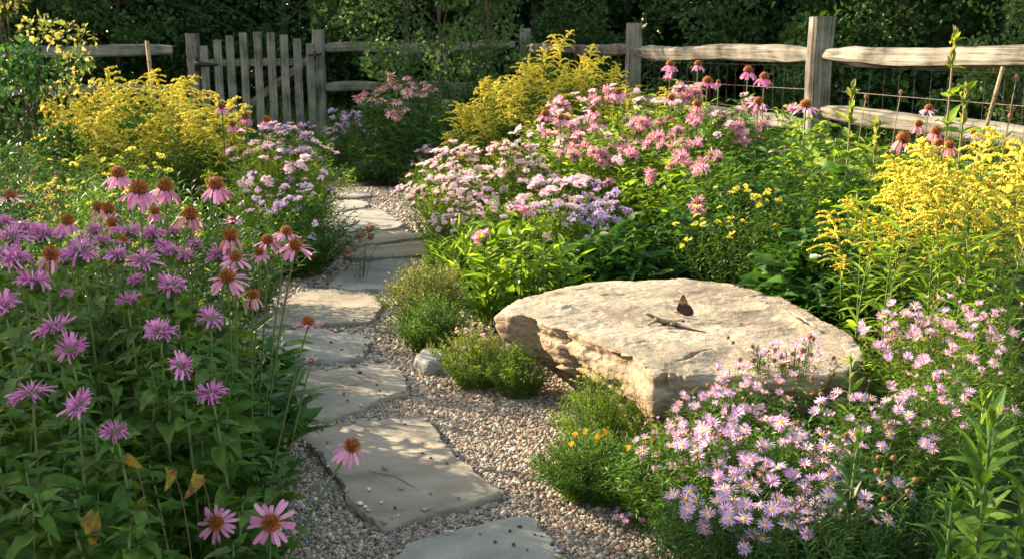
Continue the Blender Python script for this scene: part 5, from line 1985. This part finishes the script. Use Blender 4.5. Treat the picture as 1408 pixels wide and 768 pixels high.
for i, (u, v, d, r, n, lab) in enumerate([
        (790, 142, 6.9, (.38, .3), 110, 'pink bee balm at the left top of the middle mound'),
        (860, 126, 7.1, (.38, .3), 110, 'pink bee balm in the centre top of the middle mound behind the rest'),
        (835, 180, 6.3, (.36, .3), 120, 'pink bee balm in the middle of the sunlit central mound'),
        (930, 128, 6.6, (.42, .34), 140, 'pink bee balm beneath the coneflowers before the middle fence rail'),
        (935, 195, 5.9, (.36, .3), 120, 'deep pink bee balm facing the boulder in the middle mound'),
        (1015, 136, 6.2, (.42, .3), 140, 'pink bee balm left of the tall fence post'),
        (1000, 215, 5.5, (.36, .3), 110, 'leafy bee balm with few dark pink heads behind the yellow flowered bush')]):
    hd = [('flower_head', BALM_PINK, [30, 32, 26, 34, 22, 26, 5][i], .06, .09, .05)] + ([('flower_cluster', CL_PINK, [26, 28, 12, 22, 0, 14][i], .05, .08, .05)] if i < 6 and i != 4 else [])
    cl('bee_balm_clump', lab, 'flower', u, v, d, r, None, n, [(L_LANCE, 'leaf_light' if i < 5 else 'leaf_mid', .085, 19, (.12, 1), (.1, .8))], hd, PKC, 40 + i, dome=.3, base_r=.7)
RC = [
    (922, 89, 27, 6.9, DR, 'coneflower under the middle fence rail, first from the left of the tall row'),
    (960, 89, 24, 7.0, DR, 'coneflower second of the tall row under the fence rail'),
    (1029, 98, 30, 6.5, DR, 'coneflower third of the tall row under the fence rail'),
    (1051, 107, 31, 6.3, DR, 'coneflower nearest the tall fence post in the tall row'),
    (973, 113, 32, 6.4, LV, 'coneflower with spread pale petals beside the bald cone'),
    (988, 113, 14, 6.2, (1.3, 1.0, 'p_cone_fade'), 'bald orange coneflower head without petals in the central mound'),
    (959, 144, 30, 6.1, FD, 'red coned coneflower low among the pink bee balm'),
    (1043, 141, 32, 5.9, PA, 'pale lilac coneflower below the tall row near the lower rail'),
    (1108, 146, 38, 5.6, PA, 'ragged pale coneflower at the foot of the tall fence post'),
    (923, 136, 26, 6.5, PA, 'pale coneflower below the first of the tall row'),
    (750, 158, 30, 6.7, LV, 'coneflower at the far left end of the central mound'),
    (774, 140, 24, 7.0, LV, 'small coneflower behind the far left end of the central mound'),
    (814, 152, 26, 6.6, PA, 'coneflower tipped sideways among the pink bee balm'),
    (771, 163, 26, 6.6, LV, 'coneflower beside the far left one of the central mound'),
    (850, 128, 26, 7.0, PA, 'pale coneflower at the top of the central mound before the tall goldenrod'),
]
for i, (u, v, w, d, kind, lab) in enumerate(RC):
    h = at_d(u, v, d)
    coneflower(lab, h, (h.x + .02, d + .05, 0), w / 1450 * d * 1.08, kind, (.05 if i != 12 else .8, -.1, 1), 5, 80 + i, 'coneflowers of the central mound', .11, .004, .7)
# lance leaves and strap leaves at the front of the mound
cl('daylily', 'strap leaved green tuft between the low herbs and the central mound', 'plant', 668, 350, 4.7, (.17, .15), .12, 14, [(L_STRAP, 'leaf_mid', .36, 4, (.05, .5), (1.2, 3.0))], None, None, 50, base_r=.6)
cl('daylily', 'strap leaved tuft at the path side of the central mound under the pale pink mound', 'plant', 640, 345, 5.3, (.17, .15), .15, 14, [(L_STRAP, 'leaf_light', .34, 4, (.05, .5), (1.2, 3.0))], None, None, 51, base_r=.6)
cl('leafy_plant', 'bright lance leaved stems leaning out of the front of the central mound', 'plant', 715, 292, 4.66, (.24, .12), None, 20, [(L_LANCE, 'leaf_light', .15, 10, (.15, 1), (.3, 1.3))], [('flower_cluster', CL_ROSE, 4, .07, .09, .02)], None, 52, base_r=.8, stem_r=.003)
cl('leafy_plant', 'yellow green grassy foliage at the base of the central mound', 'plant', 690, 300, 5.4, (.4, .22), None, 70, [(L_NARROW, 'leaf_light', .12, 12, (.1, 1), (.4, 1.8))], None, None, 53, base_r=.8)
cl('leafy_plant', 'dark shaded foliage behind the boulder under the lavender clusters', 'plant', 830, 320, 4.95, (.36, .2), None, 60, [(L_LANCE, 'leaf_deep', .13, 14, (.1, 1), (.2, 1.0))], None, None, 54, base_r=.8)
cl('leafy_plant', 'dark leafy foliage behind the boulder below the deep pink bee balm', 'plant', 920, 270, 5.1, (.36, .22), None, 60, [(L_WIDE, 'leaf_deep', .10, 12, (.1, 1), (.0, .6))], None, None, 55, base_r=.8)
cl('yellow_herb', 'wispy small yellow flowered bush behind the boulder', 'plant', 1030, 262, 4.75, (.32, .2), None, 100, LT('leaf_mid', .035, 26), [('flower_cluster', CL_YEL, 44, .028, .045, .06)], None, 56, dome=.4)
cl('leafy_plant', 'fine leaved dark plant between the yellow flowered bush and the goldenrod', 'plant', 1090, 250, 4.7, (.25, .2), None, 60, LN('leaf_mid', .06), None, None, 57)
cl('leafy_plant', 'broad dark leaved plant behind the right end of the boulder', 'plant', 1095, 335, 4.05, (.22, .16), None, 26, LW('leaf_deep', .13, 9), None, None, 58, base_r=.7)

# low herbs along the path
cl('heathery_herb', 'low heathery herb with gold tips beside the brownish flagstone', 'herb', 588, 356, 4.55, (.22, .22), None, 320, [(L_TINY, 'leaf_mid', .022, 20, (.1, .9), (.4, 1.4)), (L_TINY, 'tip', .02, 14, (.6, 1), (.5, 1.5))], None, None, 61, dome=.4, stem_r=.001)
cl('heathery_herb', 'lower green front half of the heathery herb beside the flagstones', 'herb', 594, 402, 4.25, (.2, .15), None, 240, [(L_TINY, 'leaf_mid', .022, 26, (.1, 1), (.4, 1.4))], None, None, 62, dome=.5, stem_r=.001)
cl('stonecrop', 'small gold tipped stonecrop mound at the left end of the boulder', 'herb', 652, 446, 3.78, (.18, .15), None, 230, [(L_TINY, 'leaf_light', .02, 20, (.1, .9), (.2, 1.2)), (L_TINY, 'tip', .017, 10, (.75, 1), (.4, 1.4))], [('flower_cluster', CL_PINK, 12, .012, .018, .02)], None, 63, dome=.5, stem_r=.001)
cl('stonecrop', 'green stonecrop cushion tucked under the left end of the boulder', 'herb', 712, 464, 3.66, (.14, .11), None, 170, [(L_TINY, 'leaf_light', .02, 24, (.1, 1), (.2, 1.2))], None, None, 64, dome=.5, stem_r=.001)
cl('thyme', 'bright yellow green cushion against the front of the boulder', 'herb', 820, 508, 3.10, (.16, .13), None, 230, [(L_TINY, 'leaf_light', .017, 26, (.1, 1), (.2, 1.2))], [('flower_cluster', CL_YEL, 22, .008, .013, .02)], None, 65, dome=.5, stem_r=.0009)
cl('feathery_herb', 'feathery dark green herb with orange flowers at the gravel edge', 'herb', 818, 592, 2.78, (.19, .17), None, 330, [(L_NARROW, 'leaf_mid', .026, 24, (.1, 1), (.5, 1.6))], [('flower_cluster', CL_ORA, 12, .016, .024, .03)], None, 66, dome=.45, stem_r=.0009)
cl('feathery_herb', 'feathery green herb between the orange flowers and the front asters', 'herb', 892, 606, 2.68, (.15, .14), None, 220, [(L_NARROW, 'leaf_mid', .026, 24, (.1, 1), (.5, 1.6))], [('flower_cluster', CL_ORA, 6, .016, .022, .03)], None, 67, dome=.45, stem_r=.0009)
cl('stonecrop', 'yellow specked stonecrop under the near corner of the boulder', 'herb', 895, 556, 2.98, (.11, .09), None, 110, [(L_TINY, 'leaf_light', .018, 24, (.1, 1), (.2, 1.2)), (L_TINY, 'tip', .015, 6, (.75, 1), (.4, 1.4))], [('flower_cluster', CL_YEL, 14, .01, .015, .02)], None, 68, dome=.5, stem_r=.001)

# rusty seed heads beside the far path
cl('burnet', 'thin stems with rusty red seed heads leaning over the far path', 'plant', 492, 300, 5.6, (.10, .08), None, 9, LT('leaf_mid', .03, 5), [('seed_head', [SEED], 7, .035, .05, .03)], None, 69, stem_mat='stem_red')

# ================================================================== RIGHT BACK
def milkweed(lab, u, vtop, d, seed, leaf=.12, pairs=6, pods=True, lean=0.0):
    g = rng(seed + 900)
    t = at_d(u, vtop, d)
    root = thing('milkweed', lab, 'plant', (t.x - lean, d, 0), 'milkweed stems at the right fence')
    top = (lean, 0, t.z)
    stem_with_pairs(root, top, g, leaf, int(pairs * 1.7), 'leaf_light', L_WIDE, .005, .08, .97, (.3, 1.0), stem_mat='stem_red' if pods else 'stem', wscale=(.6, .9))
    if pods:
        mb = MB()
        n = 16
        a = g.uniform(0, 6.28, n)
        D = np.stack([np.cos(a) * .5, np.sin(a) * .5, g.uniform(.4, 1.3, n)], 1)
        T = leaf_t('lance', 4, .6, -.4, .4)
        B = np.array(top) + np.stack([np.zeros(n), np.zeros(n), g.uniform(-.16, .0, n)], 1)
        scatter_leaves(mb, [T], B, D, g.uniform(.035, .06, n), g)
        mb.build('bud_cluster', M['tip'], root)
    return root


milkweed('tall milkweed stem crossing the top rail near the right edge', 1313, 48, 4.4, 1, .13, 6)
milkweed('second milkweed stem with one broad leaf beside the tall one', 1328, 118, 4.3, 2, .13, 4)
milkweed('milkweed with pale opening pods right of the tall fence post', 1172, 122, 4.9, 3, .1, 8)
milkweed('yellow green milkweed in front of the lower rail', 1206, 168, 4.5, 4, .11, 8)
milkweed('short milkweed left of the yellow green one', 1150, 190, 4.7, 5, .11, 7, False)
milkweed('bushy milkweed below the faded coneflowers', 1218, 235, 4.2, 6, .11, 7, False)
milkweed('leafy milkweed at the side of the right goldenrod', 1180, 260, 4.1, 7, .11, 8, False)
RC2 = [
    (1263, 172, 24, 4.5, DD, 'withered drooping coneflower left in the faded group by the lower rail'),
    (1287, 182, 31, 4.3, FD, 'brightest coneflower in the faded group by the lower rail'),
    (1242, 192, 37, 4.1, FD, 'widest coneflower in the faded group, leftmost in front of the milkweed'),
    (1271, 200, 30, 4.0, FD, 'coneflower in the faded group hanging just above the goldenrod'),
    (1291, 198, 26, 4.0, DD, 'brown coneflower of a touching pair above the goldenrod, left one'),
    (1306, 201, 28, 3.9, DD, 'brown coneflower of a touching pair above the goldenrod, right one'),
    (1277, 150, 22, 4.6, PA, 'spent coneflower with rolled pink petals in front of the lower rail'),
    (1338, 184, 18, 4.2, PA, 'half closed pink coneflower beside the tall milkweed stem'),
]
for i, (u, v, w, d, kind, lab) in enumerate(RC2):
    h = at_d(u, v, d)
    coneflower(lab, h, (h.x - .02, d + .03, 0), w / 1450 * d * 1.3, kind, (.1 * math.sin(i), -.15, 1), 4, 110 + i, 'faded coneflowers at the right fence')
for i, (u, v, d, lab) in enumerate([(1398, 107, 4.3, 'dry seed head on a stalk at the right edge before the top rail'), (1239, 127, 5.0, 'dry seed head on a thin stalk before the wire mesh'), (1191, 133, 5.0, 'small dry seed head leaning near the tall fence post'), (1389, 160, 4.4, 'low dry seed head at the right edge before the lower rail')]):
    t = at_d(u, v, d)
    root = thing('seed_stalk', lab, 'plant', (t.x - .03, d, 0))
    mb = MB()
    top = np.array((.03, 0, t.z))
    mb.tube(curve3((0, 0, 0), (-.02, 0, t.z * .6), top, 10), .002, 5)
    mb.build('stem', M['stem_red'], root)
    o = link('seed_head', SEED, root, top)
    o.scale = (.022,) * 3
    o.scale[2] *= 1.3
RB = 'green growth along the right fence'
for i, (u, v, d, r, mat, kind, lab) in enumerate([
        (1085, 138, 6.4, (.42, .3), 'leaf_light', LL, 'leafy green plant at the foot of the tall fence post'),
        (1135, 160, 5.6, (.4, .3), 'leaf_light', LW, 'broad leaved green plant right of the tall fence post'),
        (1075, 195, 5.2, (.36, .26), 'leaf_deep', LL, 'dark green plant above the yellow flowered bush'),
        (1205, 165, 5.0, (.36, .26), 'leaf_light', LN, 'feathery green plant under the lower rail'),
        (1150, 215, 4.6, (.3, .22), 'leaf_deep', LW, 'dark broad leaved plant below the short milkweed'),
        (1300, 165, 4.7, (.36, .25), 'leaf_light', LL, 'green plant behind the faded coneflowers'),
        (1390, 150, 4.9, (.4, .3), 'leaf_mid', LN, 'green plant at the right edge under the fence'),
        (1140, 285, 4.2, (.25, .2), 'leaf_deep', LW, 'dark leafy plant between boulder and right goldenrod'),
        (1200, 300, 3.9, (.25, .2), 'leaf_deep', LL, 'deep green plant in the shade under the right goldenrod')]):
    cl('leafy_plant', lab, 'plant', u, v, d, r, None, 110, kind(mat), None, RB, 70 + i, base_r=.7)

# ---- goldenrod at the right: single stems
GRD = [(1160, 292, 3.75, .17, 3.0, 'leftmost low goldenrod beside the boulder, arching left'), (1200, 275, 3.7, .19, 2.8, 'goldenrod second from the boulder with nodding plume'), (1240, 235, 3.65, .20, 2.6, 'goldenrod plume curving left below the brown coneflower pair'), (1262, 222, 3.75, .22, 2.9, 'tall goldenrod plume at the left shoulder of the right stand'), (1290, 205, 3.6, .25, 2.4, 'broad goldenrod plume directly below the faded coneflowers'), (1322, 195, 3.7, .26, 2.8, 'highest goldenrod plume beneath the tall milkweed stem'), (1352, 182, 3.75, .26, .5, 'goldenrod plume with its tip against the lower rail'), (1385, 190, 3.65, .26, .2, 'goldenrod plume near the right edge under the rail'), (1405, 210, 3.5, .26, .6, 'goldenrod plume cut by the right edge of the picture'), (1340, 232, 3.4, .22, 2.9, 'front goldenrod plume in the middle of the right stand'), (1375, 245, 3.35, .22, .4, 'lower front goldenrod plume near the right edge'), (1300, 250, 3.45, .2, 3.1, 'front goldenrod plume at the left of the right stand'), (1275, 262, 3.5, .18, 2.7, 'short goldenrod plume behind the pink asters'), (1230, 300, 3.55, .14, 3.0, 'smallest goldenrod spray just above the boulder end')]
for i, (u, v, d, s, az, lab) in enumerate(GRD):
    h = at_d(u, v, d)
    goldenrod(lab, h, (h.x + .03 * math.cos(i), d + .02, 0), s, az, i)
g = rng(31)
for i in range(16):
    u, d = g.uniform(1190, 1420), g.uniform(3.2, 3.8)
    h = at_d(u, g.uniform(270, 345), d)
    root = thing('leafy_shoot', 'narrow leaved goldenrod stem without plume in the right stand', 'plant', (h.x, d, 0), 'goldenrod stems without plumes')
    mb = MB()
    P = curve3((0, 0, 0), (g.normal(0, .03), 0, h.z * .5), (g.normal(0, .05), g.normal(0, .04), h.z), 10)
    mb.tube(P, np.linspace(.004, .002, 10), 5)
    mb.build('stem', M['stem'], root)
    per = 40
    t = np.linspace(.1, 1, per) * 8.99
    j = t.astype(int)
    a = np.arange(per) * 2.4
    lf = MB()
    scatter_leaves(lf, L_NARROW, P[j] + (P[j + 1] - P[j]) * (t - j)[:, None], np.stack([np.cos(a), np.sin(a), g.uniform(.2, 1, per)], 1), .085 * g.uniform(.8, 1.2, per), g, wscale=(1, 1.5))
    lf.build('foliage', M['leaf_light'], root)

# ================================================================== RIGHT FRONT ASTERS
AH = lambda n, sets=AST_LAV, a=.032, b=.046, sp=.024: [('flower_head', sets, n, a, b, sp), ('flower_bud', AST_BUD, int(n * .4), .014, .026, .05), ('seed_head', [SEED], int(n * .12), .010, .016, .05)]
AL = lambda mat='leaf_mid', L=.034, per=34: [(L_NARROW, mat, L, per, (.08, 1), (.1, 1.0))]
AG = 'aster plants in the right front bed'
for i, (u, v, d, r, n, hd, mat, lab) in enumerate([
        (1000, 588, 2.45, (.24, .2), 170, AH(56), 'leaf_mid', 'front aster with open lavender daisies nearest the gravel'),
        (1110, 580, 2.4, (.22, .2), 150, AH(46), 'leaf_mid', 'front aster with open lavender daisies in the middle of the bed'),
        (930, 585, 2.6, (.18, .16), 110, AH(44, AST_PINK, .024, .034, .02), 'leaf_mid', 'aster with rosy sprays trailing toward the orange flowered herb'),
        (1010, 520, 2.75, (.22, .18), 130, AH(56, AST_PINK + AST_LAV, .026, .038, .03), 'leaf_mid', 'aster with small mauve daisies in front of the boulder edge'),
        (1090, 468, 2.95, (.2, .16), 120, AH(44, AST_PINK, .028, .04, .04) + [('seed_head', [SEED], 34, .014, .02, .05)], 'leaf_mid', 'aster rising over the boulder with brown buds and pink flowers'),
        (1200, 540, 2.6, (.24, .2), 130, AH(40, AST_LAV, .03, .042, .04), 'leaf_mid', 'aster with scattered lavender daisies right of the middle'),
        (1260, 415, 3.05, (.2, .16), 120, AH(54, AST_PINK, .034, .046, .05), 'leaf_light', 'pink aster in front of the right goldenrod stand'),
        (1340, 432, 2.9, (.22, .18), 120, AH(44, AST_PINK, .03, .04, .05), 'leaf_light', 'pale pink aster near the right edge below the goldenrod'),
        (1300, 500, 2.65, (.22, .18), 120, AH(26, AST_PINK, .03, .04, .05), 'leaf_mid', 'sparse pink aster behind the tall unopened stems'),
        (1220, 640, 2.25, (.22, .18), 110, AH(5, AST_LAV, .03, .04, .05) + [('seed_head', [SEED], 10, .012, .018, .05)], 'leaf_deep', 'dark leafy aster with hardly a flower at the bottom right'),
        (1010, 668, 2.15, (.22, .14), 110, AH(34, AST_LAV, .034, .042, .04), 'leaf_deep', 'lowest front aster at the bottom of the picture'),
        (1115, 668, 2.1, (.22, .14), 110, AH(26, AST_LAV, .034, .042, .04), 'leaf_deep', 'low dark aster under the middle one at the bottom of the picture')]):
    cl('aster', lab, 'aster', u, v, d, r, None, n, AL(mat), hd, AG, 120 + i, dome=.42, stem_mat='stem_red' if i in (4,) else 'stem', stem_r=.0013, base_r=.55)


def lance_stem(lab, u, v, d, seed, leaf, per, mat='leaf_mid', lean=(0, 0), pale_top=False):
    g = rng(seed + 600)
    t = at_d(u, v, d)
    root = thing('leafy_shoot', lab, 'plant', (t.x - lean[0], d - lean[1], 0), 'tall unopened leafy stems in the right front')
    top = np.array((lean[0], lean[1], t.z))
    P = curve3((0, 0, 0), top * .5 + g.normal(0, .01, 3), top, 12)
    mb = MB()
    mb.tube(P, np.linspace(.005, .003, 12), 7)
    mb.build('stem', M['stem'], root)
    q = np.linspace(.12, 1, per) * 10.99
    j = q.astype(int)
    a = np.arange(per) * 2.4 + g.uniform(0, 6)
    leaf = leaf * .92
    lf = MB()
    scatter_leaves(lf, L_LANCE, P[j] + (P[j + 1] - P[j]) * (q - j)[:, None], np.stack([np.cos(a), np.sin(a), g.uniform(.35, 1.1, per) + q / 11 * .5], 1), leaf * g.uniform(.8, 1.2, per) * (1.15 - .5 * q / 11), g, wscale=(.8, 1.05))
    lf.build('foliage', M[mat], root)
    mb = MB()
    n = 10
    a = g.uniform(0, 6.28, n)
    mb.inst(L_LANCE[0], frames(np.stack([np.cos(a) * .35, np.sin(a) * .35, np.ones(n)], 1)), np.full(n, leaf * .4) * g.uniform(.6, 1.2, n), np.tile(top, (n, 1)))
    mb.build('leaf_bud', M['leaf_light'], root)


lance_stem('tall leafy stem with big lance leaves and yellow bud at the bottom right corner', 1362, 590, 1.95, 1, .15, 36, lean=(.01, .0))
lance_stem('pale tipped leafy stem just behind the big one in the bottom right corner', 1352, 560, 2.15, 2, .12, 36, 'leaf_mid')
lance_stem('leafy stem leaning in from the right edge at the bottom corner', 1415, 650, 1.9, 3, .13, 34)
lance_stem('smaller dark leafy stem between the front asters and the corner stems', 1180, 610, 2.15, 4, .10, 32, 'leaf_deep')
lance_stem('leafy green shoot among the asters in front of the boulder end', 1170, 500, 2.7, 5, .08, 22, 'leaf_light')
lance_stem('low leafy stem beneath the pale tipped one', 1310, 690, 1.9, 6, .11, 30, 'leaf_deep')

# fallen petal clusters at the gravel edge
p = at_z(865, 722, .02)
clump('aster', 'pink spray lying on the gravel below the front asters', 'aster', (p.x, p.y, 0), (.05, .03), .05, 10, LT('leaf_mid', .015, 8), [('flower_head', AST_PINK, 8, .024, .03, .02)], None, 150)

# ================================================================== LOW GROUND COVER in the beds
g = rng(91)
n = 90000
x, y = g.uniform(-11, 3.6, n), g.uniform(1.6, 14.2, n) ** 1.0
x = np.where(g.uniform(0, 1, n) < .4, g.uniform(-2.2, 2.2, n), x)
y = np.where(np.abs(x) < 2.2, np.where(g.uniform(0, 1, n) < .5, g.uniform(1.6, 6, n), y), y)
P0 = np.array([(p.x, p.y) for p in [at_z(u, v, 0) for u, v in B_PX]])
ok = ~on_path(x, y, .02) & ((y > 2.45) | (np.abs(x) > .8)) & (x < fx(y) + .2) & ~in_poly(x, y, P0) & (np.abs(x) < .62 * y + 2.6)
x, y = x[ok], y[ok]
n = len(x)
a = g.uniform(0, 6.28, n)
edge = np.minimum(1, np.minimum(np.abs(x - np.interp(y, PATH_Y, PATH_L)), np.abs(x - np.interp(y, PATH_Y, PATH_R))) / .25)
out = np.clip((np.abs(x) - .5 * y) / .4, 0, 1)          # taller towards the sides of the garden
hh = (.02 + (.13 + .42 * out * (.5 + np.array([noise.noise(Vector((q * 1.5, w * 1.5, 4))) for q, w in zip(x, y)]))) * g.uniform(0, 1, n)) * np.where(y < 9.5, edge, 1)
hh = np.maximum(hh, .01)
mb = MB()
scatter_leaves(mb, L_LANCE + L_WIDE[:1], np.stack([x, y, hh], 1), np.stack([np.cos(a), np.sin(a), g.uniform(0, 1, n)], 1), g.uniform(.03, .085, n) * (.6 + .06 * y) * (.4 + .6 * edge), g)
tag(mb.build('undergrowth', M['leaf_deep']), kind='stuff')
